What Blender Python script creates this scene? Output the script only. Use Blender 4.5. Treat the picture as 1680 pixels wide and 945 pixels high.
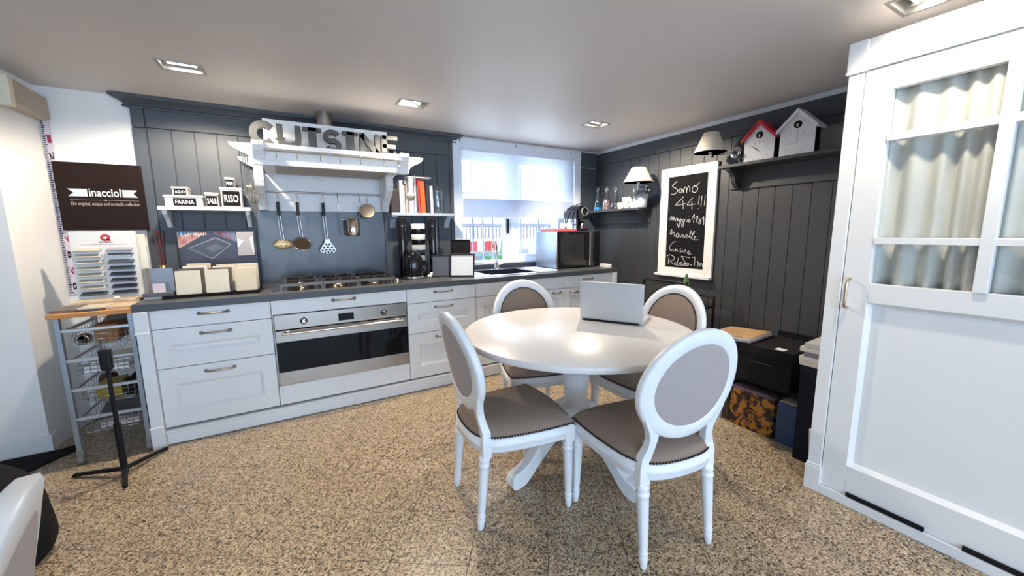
import bpy, bmesh, math, random
from mathutils import Vector, Matrix
random.seed(7)
PI = math.pi
SC = bpy.context.scene
for o in list(bpy.data.objects):
    bpy.data.objects.remove(o, do_unlink=True)
COL = SC.collection

# ------------------------------------------------------------------ camera
yaw, pit, rol = 0.5236, 0.1447, -0.0111
R0 = Vector((math.cos(yaw), -math.sin(yaw), 0))
FW = Vector((math.sin(yaw)*math.cos(pit), math.cos(yaw)*math.cos(pit), -math.sin(pit)))
U0 = R0.cross(FW)
RT = R0*math.cos(rol) + U0*math.sin(rol)
UP = -R0*math.sin(rol) + U0*math.cos(rol)
cam_d = bpy.data.cameras.new('camera'); cam = bpy.data.objects.new('camera', cam_d); COL.objects.link(cam)
mw = Matrix.Identity(4)
for i in range(3):
    mw[i][0] = RT[i]; mw[i][1] = UP[i]; mw[i][2] = -FW[i]
mw.translation = (0.1277, -3.7061, 1.2789)
cam.matrix_world = mw
cam_d.sensor_width = 36; cam_d.lens = 633.99/1680*36; cam_d.clip_start = 0.02; cam_d.clip_end = 200
SC.camera = cam

# ------------------------------------------------------------------ world, exposure, daylight
w = bpy.data.worlds.new('world'); SC.world = w; w.use_nodes = True
bg = w.node_tree.nodes['Background']
bg.inputs['Color'].default_value = (0.72, 0.86, 1.0, 1); bg.inputs['Strength'].default_value = 2.2
SC.view_settings.view_transform = 'Standard'; SC.view_settings.look = 'None'
SC.view_settings.exposure = 0.46; SC.view_settings.gamma = 1
SC.view_settings.use_curve_mapping = False

def light(name, kind, loc, target, energy, color, **kw):
    d = bpy.data.lights.new(name, kind); d.energy = energy; d.color = color
    for k, v in kw.items(): setattr(d, k, v)
    o = bpy.data.objects.new(name, d); COL.objects.link(o); o.location = loc
    v = Vector(target) - Vector(loc)
    o.rotation_euler = v.to_track_quat('-Z', 'Y').to_euler()
    return o
# daylight entering through the shop front behind the camera and through the kitchen window
light('shopfront_daylight', 'AREA', (0.2, -6.9, 1.25), (0.3, 0, 0.9), 92, (0.47, 0.70, 1.0), shape='RECTANGLE', size=4.6, size_y=1.8)
light('added_side_fill', 'AREA', (-3.25, -5.2, 1.25), (2, -3.6, 1.0), 9, (0.52, 0.74, 1.0), shape='RECTANGLE', size=1.4, size_y=1.5)  # added fill, no known window there; brightens the wardrobe and right wall
light('window_daylight', 'AREA', (2.4, 0.32, 1.55), (2.0, -3, 0.5), 30, (0.74, 0.88, 1.0), shape='RECTANGLE', size=1.4, size_y=1.1)

# ------------------------------------------------------------------ materials
MATS = {}
def mat(name, col, rough=0.5, metal=0.0, var=0.06, scale=6.0, bump=0.0, bscale=200.0, spec=0.5, coat=0.0, world=False, stretch=None, emit=None, estr=0.0, sheen=0.0):
    if name in MATS: return MATS[name]
    m = bpy.data.materials.new(name); m.use_nodes = True
    nt = m.node_tree; N = nt.nodes; L = nt.links
    b = N['Principled BSDF']
    b.inputs['Roughness'].default_value = rough; b.inputs['Metallic'].default_value = metal
    b.inputs['Specular IOR Level'].default_value = spec; b.inputs['Coat Weight'].default_value = coat
    b.inputs['Sheen Weight'].default_value = sheen
    if world:
        tc = N.new('ShaderNodeNewGeometry'); src = tc.outputs['Position']
    else:
        tc = N.new('ShaderNodeTexCoord'); src = tc.outputs['Object']
    if stretch:
        mp = N.new('ShaderNodeMapping'); mp.inputs['Scale'].default_value = stretch
        L.new(src, mp.inputs['Vector']); src = mp.outputs['Vector']
    nz = N.new('ShaderNodeTexNoise'); nz.inputs['Scale'].default_value = scale; nz.inputs['Detail'].default_value = 4
    L.new(src, nz.inputs['Vector'])
    r = N.new('ShaderNodeValToRGB')
    c0 = [max(0, c*(1-var)) for c in col[:3]]; c1 = [min(1, c*(1+var)) for c in col[:3]]
    r.color_ramp.elements[0].position = 0.3; r.color_ramp.elements[1].position = 0.7
    r.color_ramp.elements[0].color = (*c0, 1); r.color_ramp.elements[1].color = (*c1, 1)
    L.new(nz.outputs['Fac'], r.inputs['Fac']); L.new(r.outputs['Color'], b.inputs['Base Color'])
    if bump > 0:
        n2 = N.new('ShaderNodeTexNoise'); n2.inputs['Scale'].default_value = bscale; n2.inputs['Detail'].default_value = 3
        L.new(src, n2.inputs['Vector'])
        bp = N.new('ShaderNodeBump'); bp.inputs['Strength'].default_value = bump; bp.inputs['Distance'].default_value = 0.002
        L.new(n2.outputs['Fac'], bp.inputs['Height']); L.new(bp.outputs['Normal'], b.inputs['Normal'])
    if emit:
        b.inputs['Emission Color'].default_value = (*emit, 1); b.inputs['Emission Strength'].default_value = estr
    MATS[name] = m
    return m

def weave(name, col, rough=0.9, sc=900.0):
    m = mat(name, col, rough, var=0.03, scale=300, bump=0.25, bscale=sc, sheen=0.1, spec=0.2)
    return m

def glass(name, tint=(1, 1, 1), gloss=0.08, rough=0.02):
    m = bpy.data.materials.new(name); m.use_nodes = True
    nt = m.node_tree; N = nt.nodes; L = nt.links
    N.remove(N['Principled BSDF']); out = N['Material Output']
    t = N.new('ShaderNodeBsdfTransparent'); t.inputs['Color'].default_value = (*tint, 1)
    g = N.new('ShaderNodeBsdfGlossy'); g.inputs['Roughness'].default_value = rough
    nz = N.new('ShaderNodeTexNoise'); nz.inputs['Scale'].default_value = 3
    mr = N.new('ShaderNodeMapRange'); mr.inputs['To Min'].default_value = gloss*0.8; mr.inputs['To Max'].default_value = gloss*1.2
    mx = N.new('ShaderNodeMixShader'); L.new(nz.outputs['Fac'], mr.inputs['Value']); L.new(mr.outputs['Result'], mx.inputs['Fac'])
    L.new(t.outputs[0], mx.inputs[1]); L.new(g.outputs[0], mx.inputs[2]); L.new(mx.outputs[0], out.inputs['Surface'])
    return m

def cloth_sheer(name, col, transp, transl):
    m = bpy.data.materials.new(name); m.use_nodes = True
    nt = m.node_tree; N = nt.nodes; L = nt.links
    N.remove(N['Principled BSDF']); out = N['Material Output']
    nz = N.new('ShaderNodeTexNoise'); nz.inputs['Scale'].default_value = 60
    r = N.new('ShaderNodeValToRGB')
    r.color_ramp.elements[0].color = (*[c*0.94 for c in col], 1); r.color_ramp.elements[1].color = (*col, 1)
    L.new(nz.outputs['Fac'], r.inputs['Fac'])
    d = N.new('ShaderNodeBsdfDiffuse'); tl = N.new('ShaderNodeBsdfTranslucent'); tp = N.new('ShaderNodeBsdfTransparent')
    L.new(r.outputs['Color'], d.inputs['Color']); L.new(r.outputs['Color'], tl.inputs['Color'])
    a = N.new('ShaderNodeMixShader'); a.inputs['Fac'].default_value = transl
    L.new(d.outputs[0], a.inputs[1]); L.new(tl.outputs[0], a.inputs[2])
    b = N.new('ShaderNodeMixShader'); b.inputs['Fac'].default_value = transp
    L.new(a.outputs[0], b.inputs[1]); L.new(tp.outputs[0], b.inputs[2]); L.new(b.outputs[0], out.inputs['Surface'])
    return m

def granite(name):
    m = bpy.data.materials.new(name); m.use_nodes = True
    nt = m.node_tree; N = nt.nodes; L = nt.links; b = N['Principled BSDF']
    g = N.new('ShaderNodeNewGeometry')
    ds = N.new('ShaderNodeTexNoise'); ds.inputs['Scale'].default_value = 60; L.new(g.outputs['Position'], ds.inputs['Vector'])
    ad = N.new('ShaderNodeMixRGB'); ad.blend_type = 'LINEAR_LIGHT'; ad.inputs['Fac'].default_value = 0.012
    L.new(g.outputs['Position'], ad.inputs[1]); L.new(ds.outputs['Color'], ad.inputs[2])
    v = N.new('ShaderNodeTexVoronoi'); v.inputs['Scale'].default_value = 185; L.new(ad.outputs[0], v.inputs['Vector'])
    sp = N.new('ShaderNodeSeparateColor'); L.new(v.outputs['Color'], sp.inputs[0])
    r = N.new('ShaderNodeValToRGB'); r.color_ramp.interpolation = 'LINEAR'
    e = r.color_ramp.elements
    cols = [(0.0, (0.035, 0.028, 0.024)), (0.17, (0.10, 0.075, 0.055)), (0.30, (0.29, 0.195, 0.115)), (0.55, (0.48, 0.35, 0.215)), (0.8, (0.63, 0.49, 0.325)), (1.0, (0.76, 0.65, 0.49))]
    e[0].position = cols[0][0]; e[0].color = (*cols[0][1], 1); e[1].position = 1.0; e[1].color = (*cols[-1][1], 1)
    for p, c in cols[1:-1]:
        q = e.new(p); q.color = (*c, 1)
    L.new(sp.outputs[0], r.inputs['Fac'])
    big = N.new('ShaderNodeTexNoise'); big.inputs['Scale'].default_value = 1.6; L.new(g.outputs['Position'], big.inputs['Vector'])
    mr = N.new('ShaderNodeMapRange'); mr.inputs['To Min'].default_value = 0.74; mr.inputs['To Max'].default_value = 0.92
    L.new(big.outputs['Fac'], mr.inputs['Value'])
    mu = N.new('ShaderNodeMixRGB'); mu.blend_type = 'MULTIPLY'; mu.inputs['Fac'].default_value = 1
    L.new(r.outputs['Color'], mu.inputs[1]); L.new(mr.outputs['Result'], mu.inputs[2]); L.new(mu.outputs[0], b.inputs['Base Color'])
    b.inputs['Roughness'].default_value = 0.32; b.inputs['Specular IOR Level'].default_value = 0.4
    MATS[name] = m
    return m

def two_tone(name, c0, c1, scale, p0=0.45, p1=0.55, rough=0.6):
    m = bpy.data.materials.new(name); m.use_nodes = True
    nt = m.node_tree; N = nt.nodes; L = nt.links; b = N['Principled BSDF']
    tc = N.new('ShaderNodeTexCoord'); nz = N.new('ShaderNodeTexNoise'); nz.inputs['Scale'].default_value = scale
    nz.inputs['Distortion'].default_value = 1.6; nz.inputs['Detail'].default_value = 3
    L.new(tc.outputs['Object'], nz.inputs['Vector'])
    r = N.new('ShaderNodeValToRGB'); r.color_ramp.elements[0].position = p0; r.color_ramp.elements[1].position = p1
    r.color_ramp.elements[0].color = (*c0, 1); r.color_ramp.elements[1].color = (*c1, 1)
    L.new(nz.outputs['Fac'], r.inputs['Fac']); L.new(r.outputs['Color'], b.inputs['Base Color']); b.inputs['Roughness'].default_value = rough
    MATS[name] = m
    return m

WALLW = mat('white_plaster', (0.80, 0.80, 0.80), 0.9, var=0.02, scale=3, bump=0.08, bscale=120, world=True)
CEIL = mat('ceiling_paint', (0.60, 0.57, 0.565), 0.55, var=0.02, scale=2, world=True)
GREYP = mat('slate_paint', (0.060, 0.071, 0.088), 0.5, var=0.05, scale=5, bump=0.05, bscale=150, world=True)
GREYR = mat('charcoal_paint', (0.046, 0.049, 0.056), 0.5, var=0.05, scale=5, bump=0.05, bscale=150, world=True)
SPLASH = mat('splashback_laminate', (0.042, 0.053, 0.070), 0.25, var=0.06, scale=4, world=True)
WHITE = mat('white_lacquer', (0.80, 0.81, 0.82), 0.32, var=0.015, scale=3, world=True)
WHITEW = mat('white_painted_wood', (0.78, 0.79, 0.81), 0.38, var=0.02, scale=20, world=True, bump=0.04, bscale=60)
CHAIRW = mat('white_chair_paint', (0.79, 0.81, 0.84), 0.36, var=0.02, scale=20)
TABLEW = mat('white_table_lacquer', (0.70, 0.68, 0.67), 0.33, var=0.03, scale=8, stretch=(2, 40, 2), bump=0.06, bscale=30)
TOP = mat('worktop_slate', (0.062, 0.066, 0.074), 0.42, var=0.10, scale=60, world=True)
LINEN = weave('taupe_linen', (0.255, 0.192, 0.152))
LINENB = weave('taupe_linen_pale', (0.40, 0.345, 0.335))
NAIL = mat('nail_bronze', (0.03, 0.022, 0.018), 0.4, 0.7)
STEEL = mat('brushed_steel', (0.40, 0.37, 0.345), 0.26, 1.0, var=0.06, scale=4, stretch=(1, 1, 90))
CHROME = mat('chrome', (0.60, 0.59, 0.58), 0.10, 1.0, var=0.02)
PEWTER = mat('pewter', (0.36, 0.32, 0.27), 0.32, 1.0)
BRONZE = mat('warm_steel', (0.55, 0.45, 0.33), 0.22, 1.0)
BLACK = mat('black_plastic', (0.008, 0.008, 0.009), 0.4, spec=0.22)
BLACKG = mat('black_gloss', (0.008, 0.008, 0.010), 0.08)
BLACKM = mat('black_matt', (0.010, 0.009, 0.011), 0.85, var=0.2, scale=10, spec=0.2)
BGLASS = mat('oven_glass', (0.004, 0.004, 0.005), 0.05, spec=0.18)
IRON = mat('cast_iron', (0.10, 0.08, 0.068), 0.3, 0.8)
GREYM = mat('grey_lacquered_metal', (0.34, 0.38, 0.42), 0.4, 0.4)
WIRE = mat('wire_chrome', (0.62, 0.63, 0.65), 0.25, 1.0)
ORANGE = mat('orange_beech', (0.62, 0.27, 0.08), 0.5, var=0.15, scale=10, stretch=(1, 14, 14))
CREAM = mat('cream_ceramic', (0.66, 0.60, 0.47), 0.55, var=0.05, scale=12)
CREAMW = mat('offwhite_ceramic', (0.80, 0.78, 0.72), 0.35, var=0.02)
CHALK = mat('chalk', (0.75, 0.75, 0.75), 0.95, var=0.15, scale=80)
BOARD = mat('chalkboard_slate', (0.008, 0.008, 0.010), 0.85, var=0.25, scale=8, spec=0.15)
BROWNB = mat('brown_board', (0.016, 0.008, 0.007), 0.7, var=0.1, spec=0.15)
SHADE = mat('lampshade_fabric', (0.78, 0.73, 0.62), 0.85, var=0.03, scale=30)
FLOORM = granite('granite_tile')
GROUT = mat('grout', (0.10, 0.085, 0.07), 0.9, world=True)
RED = mat('red_paint', (0.55, 0.012, 0.03), 0.4)
PAPER = mat('paper_white', (0.78, 0.77, 0.76), 0.8, var=0.03)
PGLASS = glass('pane_glass', (0.97, 0.99, 1.0), 0.05)
BOTTLE = glass('bottle_glass', (0.90, 0.95, 0.98), 0.16)
BOTTLEB = glass('blue_glass', (0.35, 0.75, 0.95), 0.16)
EMIT = mat('lamp_glow', (1, 0.95, 0.85), 0.5, emit=(1.0, 0.90, 0.76), estr=14)

# ------------------------------------------------------------------ mesh helpers
OFF = {}
class G:
    def __init__(s): s.v = []; s.f = []; s.sm = []
    def add(s, vs, fs, smooth=False):
        n = len(s.v); s.v += [tuple(v) for v in vs]; s.f += [tuple(i+n for i in f) for f in fs]; s.sm += [smooth]*len(fs); return s
    def box(s, x0, x1, y0, y1, z0, z1):
        vs = [(x, y, z) for x in (x0, x1) for y in (y0, y1) for z in (z0, z1)]
        return s.add(vs, [(0, 1, 3, 2), (4, 6, 7, 5), (0, 4, 5, 1), (2, 3, 7, 6), (0, 2, 6, 4), (1, 5, 7, 3)])
    def obox(s, c, ux, uy, uz, hx, hy, hz):
        c = Vector(c); ux = Vector(ux).normalized(); uy = Vector(uy).normalized(); uz = Vector(uz).normalized()
        vs = [c+ux*a*hx+uy*b*hy+uz*d*hz for a in (-1, 1) for b in (-1, 1) for d in (-1, 1)]
        return s.add(vs, [(0, 1, 3, 2), (4, 6, 7, 5), (0, 4, 5, 1), (2, 3, 7, 6), (0, 2, 6, 4), (1, 5, 7, 3)])
    def rings(s, rings, closed=False, caps=True, smooth=True):
        n = len(rings[0]); vs = [p for r in rings for p in r]; fs = []
        m = len(rings)
        for i in range(m if closed else m-1):
            j = (i+1) % m
            for k in range(n):
                l = (k+1) % n
                fs.append((i*n+k, i*n+l, j*n+l, j*n+k))
        s.add(vs, fs, smooth)
        if caps and not closed:
            s.add(rings[0], [tuple(range(n))[::-1]]); s.add(rings[-1], [tuple(range(n))])
        return s
    def tube(s, pts, r, n=8, closed=False):
        pts = [Vector(p) for p in pts]; rr = r if isinstance(r, (list, tuple)) else [r]*len(pts)
        rings = []; prev = None; m = len(pts)
        for i, p in enumerate(pts):
            if closed: t = pts[(i+1) % m]-pts[i-1]
            else: t = pts[min(i+1, m-1)]-pts[max(i-1, 0)]
            t.normalize()
            a = prev if prev is not None else (Vector((0, 0, 1)) if abs(t.z) < 0.9 else Vector((1, 0, 0)))
            u = (a - t*a.dot(t)).normalized(); prev = u; v = t.cross(u)
            rings.append([p+u*math.cos(2*PI*k/n)*rr[i]+v*math.sin(2*PI*k/n)*rr[i] for k in range(n)])
        return s.rings(rings, closed)
    def lathe(s, prof, c=(0, 0, 0), n=24, flute=0.0, fz=None, axis=None):
        rings = []
        for r, z in prof:
            ring = []
            for k in range(n):
                q = r
                if flute and fz and fz[0] <= z <= fz[1] and k % 2: q = r*(1-flute)
                a = 2*PI*k/n
                ring.append((c[0]+q*math.cos(a), c[1]+q*math.sin(a), c[2]+z))
            rings.append(ring)
        if axis:
            q = Vector((0, 0, 1)).rotation_difference(Vector(axis)); cc = Vector(c)
            rings = [[q @ (Vector(p)-cc)+cc for p in r] for r in rings]
        return s.rings(rings)
    def prism(s, poly, axis, lo, hi):
        # poly in the two other axes, order (y,z) for x, (x,z) for y, (x,y) for z
        def P(a, b, t): return {'x': (t, a, b), 'y': (a, t, b), 'z': (a, b, t)}[axis]
        n = len(poly)
        vs = [P(a, b, lo) for a, b in poly]+[P(a, b, hi) for a, b in poly]
        fs = [tuple(range(n)), tuple(range(n, 2*n))[::-1]]+[(i, i+n, (i+1) % n+n, (i+1) % n) for i in range(n)]
        return s.add(vs, fs)
    def ball(s, c, r, n=8, m=6, sx=1, sy=1, sz=1):
        rings = []
        for i in range(m+1):
            t = -PI/2+PI*i/m; q = max(math.cos(t), 0.02)
            rings.append([(c[0]+sx*r*q*math.cos(2*PI*k/n), c[1]+sy*r*q*math.sin(2*PI*k/n), c[2]+sz*r*math.sin(t)) for k in range(n)])
        return s.rings(rings)
    def ribbon(s, pts, wd, axis, lo, hi):
        # thick polyline in a plane, extruded along axis
        pts = [Vector(p) for p in pts]; L = []; Rr = []
        for i, p in enumerate(pts):
            a = (pts[i]-pts[i-1]).normalized() if i else (pts[1]-pts[0]).normalized()
            b = (pts[i+1]-pts[i]).normalized() if i < len(pts)-1 else a
            t = (a+b)
            t = t.normalized() if t.length > 1e-6 else a
            n = Vector((-t.y, t.x)); k = 1/max(0.6, n.dot(Vector((-a.y, a.x))))
            L.append(p+n*wd/2*k); Rr.append(p-n*wd/2*k)
        for i in range(len(pts)-1):
            s.prism([tuple(L[i]), tuple(L[i+1]), tuple(Rr[i+1]), tuple(Rr[i])], axis, lo, hi)
        return s
    def front(s, x0, x1, z0, z1, y, th=0.02, rec=None, dep=0.015, sl=0.020):
        # drawer/door front facing -y, optional recess rectangle (x0,x1,z0,z1)
        yb = y+th
        if not rec: return s.box(x0, x1, y, yb, z0, z1)
        a, b, c, d = rec
        O = [(x0, y, z0), (x1, y, z0), (x1, y, z1), (x0, y, z1)]
        I = [(a, y, c), (b, y, c), (b, y, d), (a, y, d)]
        J = [(a+sl, y+dep, c+sl), (b-sl, y+dep, c+sl), (b-sl, y+dep, d-sl), (a+sl, y+dep, d-sl)]
        B = [(x0, yb, z0), (x1, yb, z0), (x1, yb, z1), (x0, yb, z1)]
        vs = O+I+J+B; fs = []
        for k in range(4):
            l = (k+1) % 4
            fs += [(k, l, 4+l, 4+k), (4+k, 4+l, 8+l, 8+k), (12+k, 12+l, l, k)]
        fs += [(8, 9, 10, 11), (15, 14, 13, 12)]
        return s.add(vs, fs)
    def mapv(s, fn):
        s.v = [tuple(fn(Vector(p))) for p in s.v]; return s
    def obj(s, name, m, parent=None, bevel=0.0, seg=2, world=True, subd=0):
        me = bpy.data.meshes.new(name)
        off = OFF.get(parent.name if parent else None, Vector((0, 0, 0))) if world else Vector((0, 0, 0))
        me.from_pydata([tuple(Vector(p)-off) for p in s.v], [], s.f)
        bm = bmesh.new(); bm.from_mesh(me)
        for i, f in enumerate(bm.faces): f.smooth = s.sm[i] if i < len(s.sm) else False
        bmesh.ops.recalc_face_normals(bm, faces=bm.faces); bm.to_mesh(me); bm.free()
        me.materials.append(m)
        o = bpy.data.objects.new(name, me); COL.objects.link(o)
        if parent:
            o.parent = parent; OFF[o.name] = off
        if bevel:
            md = o.modifiers.new('bevel', 'BEVEL'); md.width = bevel; md.segments = seg; md.limit_method = 'ANGLE'; md.angle_limit = 0.7
        if subd:
            md = o.modifiers.new('sub', 'SUBSURF'); md.levels = subd; md.render_levels = subd
        return o

def tag(o, label, cat, group=None, kind=None):
    if label: o['label'] = label
    if cat: o['category'] = cat
    if group: o['group'] = group
    if kind: o['kind'] = kind
    return o
def thing(name, loc, label, cat, group=None, rz=0.0):
    o = bpy.data.objects.new(name, None); COL.objects.link(o); o.location = loc; o.rotation_euler = (0, 0, rz)
    o.empty_display_size = 0.1
    OFF[o.name] = Vector(loc)
    return tag(o, label, cat, group)
def struct(o): o['kind'] = 'structure'; return o
def copy_tree(o, parent=None):
    c = o.copy(); COL.objects.link(c); c.parent = parent
    OFF[c.name] = OFF.get(o.name, Vector((0, 0, 0)))
    for ch in list(o.children): copy_tree(ch, c)
    return c
def text(name, body, size, m, parent, origin, ux, uy, depth=0.001, align='CENTER', fit=None, bold=0.0, shear=0.0, world=True):
    """flat lettering built as a mesh; ux/uy are the writing and up directions"""
    cu = bpy.data.curves.new(name, 'FONT'); cu.body = body; cu.size = size; cu.align_x = align; cu.align_y = 'CENTER'
    cu.extrude = depth/2; cu.offset = bold*size; cu.shear = shear; cu.resolution_u = 2
    t = bpy.data.objects.new('tmp', cu); COL.objects.link(t)
    dg = bpy.context.evaluated_depsgraph_get()
    me = bpy.data.meshes.new_from_object(t.evaluated_get(dg)); me.name = name
    bpy.data.objects.remove(t, do_unlink=True); bpy.data.curves.remove(cu)
    ux = Vector(ux).normalized(); uy = Vector(uy).normalized(); uz = ux.cross(uy); o0 = Vector(origin)
    xs = [v.co.x for v in me.vertices]; ys = [v.co.y for v in me.vertices]
    sx = sy = 1.0; cx = cy = 0
    if fit and xs:
        sx = fit[0]/(max(xs)-min(xs)); sy = fit[1]/(max(ys)-min(ys)); cx = (max(xs)+min(xs))/2; cy = (max(ys)+min(ys))/2
    off = OFF.get(parent.name, Vector((0, 0, 0))) if parent and world else Vector((0, 0, 0))
    for v in me.vertices:
        p = v.co.copy(); v.co = o0+ux*(p.x-cx)*sx+uy*(p.y-cy)*sy+uz*p.z-off
    me.materials.clear(); me.materials.append(m)
    o = bpy.data.objects.new(name, me); COL.objects.link(o)
    if parent: o.parent = parent; OFF[o.name] = off
    return o
def arc(cx, cy, rx, ry, a0, a1, n=16):
    return [(cx+rx*math.cos(math.radians(a0+(a1-a0)*i/n)), cy+ry*math.sin(math.radians(a0+(a1-a0)*i/n))) for i in range(n+1)]
def spline(pts, n=6, closed=False):
    P = [Vector(p) for p in pts]; out = []; m = len(P)
    rng = range(m) if closed else range(m-1)
    for i in rng:
        p0 = P[i-1] if (i > 0 or closed) else P[0]; p1 = P[i]; p2 = P[(i+1) % m]; p3 = P[(i+2) % m] if (closed or i+2 < m) else P[m-1]
        for k in range(n):
            t = k/n
            out.append(0.5*((2*p1)+(-p0+p2)*t+(2*p0-5*p1+4*p2-p3)*t*t+(-p0+3*p1-3*p2+p3)*t**3))
    if not closed: out.append(P[-1])
    return out

# ================================================================== SETTING
ZC = 2.216
floor = struct(G().box(-3.4, 3.6, -7.1, 0.2, -0.06, -0.004).obj('floor', GROUT))
ca, sa = math.cos(math.radians(-33.5)), math.sin(math.radians(-33.5))
e1 = Vector((ca, sa, 0)); e2 = Vector((-sa, ca, 0)); TS, TT = 0.31, 0.2865
tile_me = None; rest = G()
def in_view(p):
    q = Vector(p)-Vector((0.1277, -3.7061, 1.2789)); d = q.dot(FW)
    if d < 0.25: return False
    u = 633.99*q.dot(RT)/d; v = 633.99*q.dot(UP)/d
    return abs(u) < 900 and -540 < v < 540
for i in range(-20, 24):
    for j in range(-26, 16):
        s0 = 0.34+TS*i; t0 = -1.42+TT*j
        c = e1*(s0+TS/2)+e2*(t0+TT/2)
        if not (-3.15 < c.x < 3.36 and -6.9 < c.y < -0.02) : continue
        if c.x < -1.15 and c.y > -0.35: continue
        if in_view(c) and c.y > -4.2 and not (c.x > 2.45 and c.y < -3.0):
            if tile_me is None:
                o = G().box(-TS/2+0.0012, TS/2-0.0012, -TT/2+0.0012, TT/2-0.0012, -0.005, 0).obj('tile', FLOORM); tile_me = o.data
            else:
                o = bpy.data.objects.new('tile', tile_me); COL.objects.link(o)
            o.parent = floor; o.location = c; o.rotation_euler = (0, 0, math.radians(-33.5))
        else:
            rest.obox((c.x, c.y, -0.0025), e1, e2, (0, 0, 1), TS/2-0.0012, TT/2-0.0012, 0.0025)
r_ = rest.obj('tile_field', FLOORM, floor); r_['kind'] = 'stuff'

# ceiling with recesses for the square downlights
LIGHTS = [(-0.302, -0.768), (1.005, -0.755), (2.592, -0.962), (2.50, -3.03), (1.93, -3.30), (-0.3, -3.2), (0.6, -5.2), (-1.8, -4.6)]  # fifth fitting is added out of view to light the wardrobe front
hx, hy = 0.094, 0.066
xs = sorted({-3.4, 3.6} | {x+s*hx for x, y in LIGHTS for s in (-1, 1)}); ys = sorted({-7.1, 0.2} | {y+s*hy for x, y in LIGHTS for s in (-1, 1)})
g = G()
for a, b in zip(xs, xs[1:]):
    for c, d in zip(ys, ys[1:]):
        if any(abs((a+b)/2-x) < hx and abs((c+d)/2-y) < hy for x, y in LIGHTS): continue
        g.add([(a, c, ZC), (b, c, ZC), (b, d, ZC), (a, d, ZC)], [(0, 1, 2, 3)])
g.box(-3.4, 3.6, -7.1, 0.2, ZC+0.12, ZC+0.16)
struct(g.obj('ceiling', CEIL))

# walls
g = G()   # back wall with the window opening
g.box(-1.3, 1.62, 0.0, 0.3, 0, ZC); g.box(3.215, 3.6, 0.0, 0.3, 0, ZC); g.box(1.62, 3.215, 0.0, 0.3, 0, 0.93); g.box(1.62, 3.215, 0.0, 0.3, 2.11, ZC)
struct(g.obj('wall_back', WALLW))
struct(G().prism([(-1.155, 0.05), (-1.20, -0.43), (-3.4, -0.40), (-3.4, 0.05)], 'z', 0, ZC).obj('wall_left', WALLW))
g = G(); g.box(-3.45, -3.3, -7.1, -6.0, 0, ZC).box(-3.45, -3.3, -4.4, -0.4, 0, ZC).box(-3.45, -3.3, -6.0, -4.4, 0, 0.4).box(-3.45, -3.3, -6.0, -4.4, 2.1, ZC)
struct(g.obj('wall_far_left', GREYR))
g = G()
g.box(-3.4, -2.1, -7.15, -7.0, 0, ZC); g.box(2.5, 3.6, -7.15, -7.0, 0, ZC); g.box(-2.1, 2.5, -7.15, -7.0, 0, 0.3); g.box(-2.1, 2.5, -7.15, -7.0, 2.15, ZC)
struct(g.obj('wall_rear', GREYR))
g = G()
for z0, z1, y0, y1 in [(0, 0.085, -0.442, -0.43), (0.085, 0.10, -0.437, -0.43)]:
    g.prism([(-1.19, 0), (-1.20+(-0.43-y0)*0+0.012, y0), (-3.3, y0+0.03), (-3.3, -0.40), (-1.2, -0.43), (-1.157, 0)], 'z', z0, z1)
struct(g.obj('baseboard_left', WHITEW))
wr = struct(G().box(3.478, 3.62, -7.1, 0.05, 0, ZC).obj('wall_right', GREYR))
pk = None
yy = 0.0
edges = [-1.685+0.1243*k for k in range(-13, 12)]
edges = sorted(edges, reverse=True); edges = [0.0]+[e for e in edges if e < -0.03]
for a, b in zip(edges, edges[1:]):
    G().box(3.465, 3.479, b+0.0012, a-0.0012, 0.0, 2.048).obj('plank', GREYR, wr, bevel=0.002, seg=1)
G().box(3.463, 3.479, edges[-1], 0.0, 2.052, 2.185).obj('frieze_board', GREYR, wr, bevel=0.002, seg=1)
G().prism([(3.465, 2.185), (3.45, 2.216), (3.48, 2.216), (3.48, 2.185)], 'y', edges[-1], 0.0).obj('cornice', mat('pale_grey_paint', (0.5, 0.51, 0.54), 0.6, world=True), wr)

# panelling behind the kitchen
pn = thing('trim_1', (0.44, 0, 0.0), None, None); pn['kind'] = 'structure'
G().box(-0.72, 1.605, -0.004, 0.0, 0.0, 2.15).obj('backing', GREYP, pn)
x = -0.65
G().box(-0.722, -0.653, -0.02, -0.003, 0.0, 2.012).obj('stile', GREYP, pn, bevel=0.002, seg=1)
G().box(-0.722, -0.653, -0.02, -0.003, 2.018, 2.15).obj('stile', GREYP, pn, bevel=0.002, seg=1)
for k in range(17):
    G().box(x+0.0025, x+0.1302-0.0025, -0.014, -0.003, 0.86, 2.016).obj('plank', GREYP, pn, bevel=0.002, seg=1); x += 0.1302
G().box(x+0.0025, 1.605, -0.018, -0.003, 0.86, 2.15).obj('stile', GREYP, pn, bevel=0.002, seg=1)
G().box(-0.65, x, -0.016, -0.003, 2.021, 2.15).obj('frieze_board', GREYP, pn, bevel=0.002, seg=1)
prof = [(0.0, 2.14), (-0.03, 2.14), (-0.034, 2.15), (-0.026, 2.157), (-0.032, 2.168), (-0.05, 2.18), (-0.075, 2.19), (-0.085, 2.197), (-0.085, 2.212), (0.0, 2.212)]
g = G(); rings = []
for ex in (1.605, -0.722):
    s = 1 if ex > 0 else -1
    rings.append([(ex+s*(-y), y, z) for y, z in prof])
g.rings(rings, smooth=False)
G.obj(g, 'crown_moulding', GREYP, pn)
G().box(3.215, 3.466, -0.014, 0.0, 0.86, 2.02).obj('corner_board', GREYP, pn, bevel=0.002, seg=1)
G().box(3.215, 3.466, -0.014, 0.0, 2.026, 2.2).obj('corner_board', GREYP, pn, bevel=0.002, seg=1)

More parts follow.
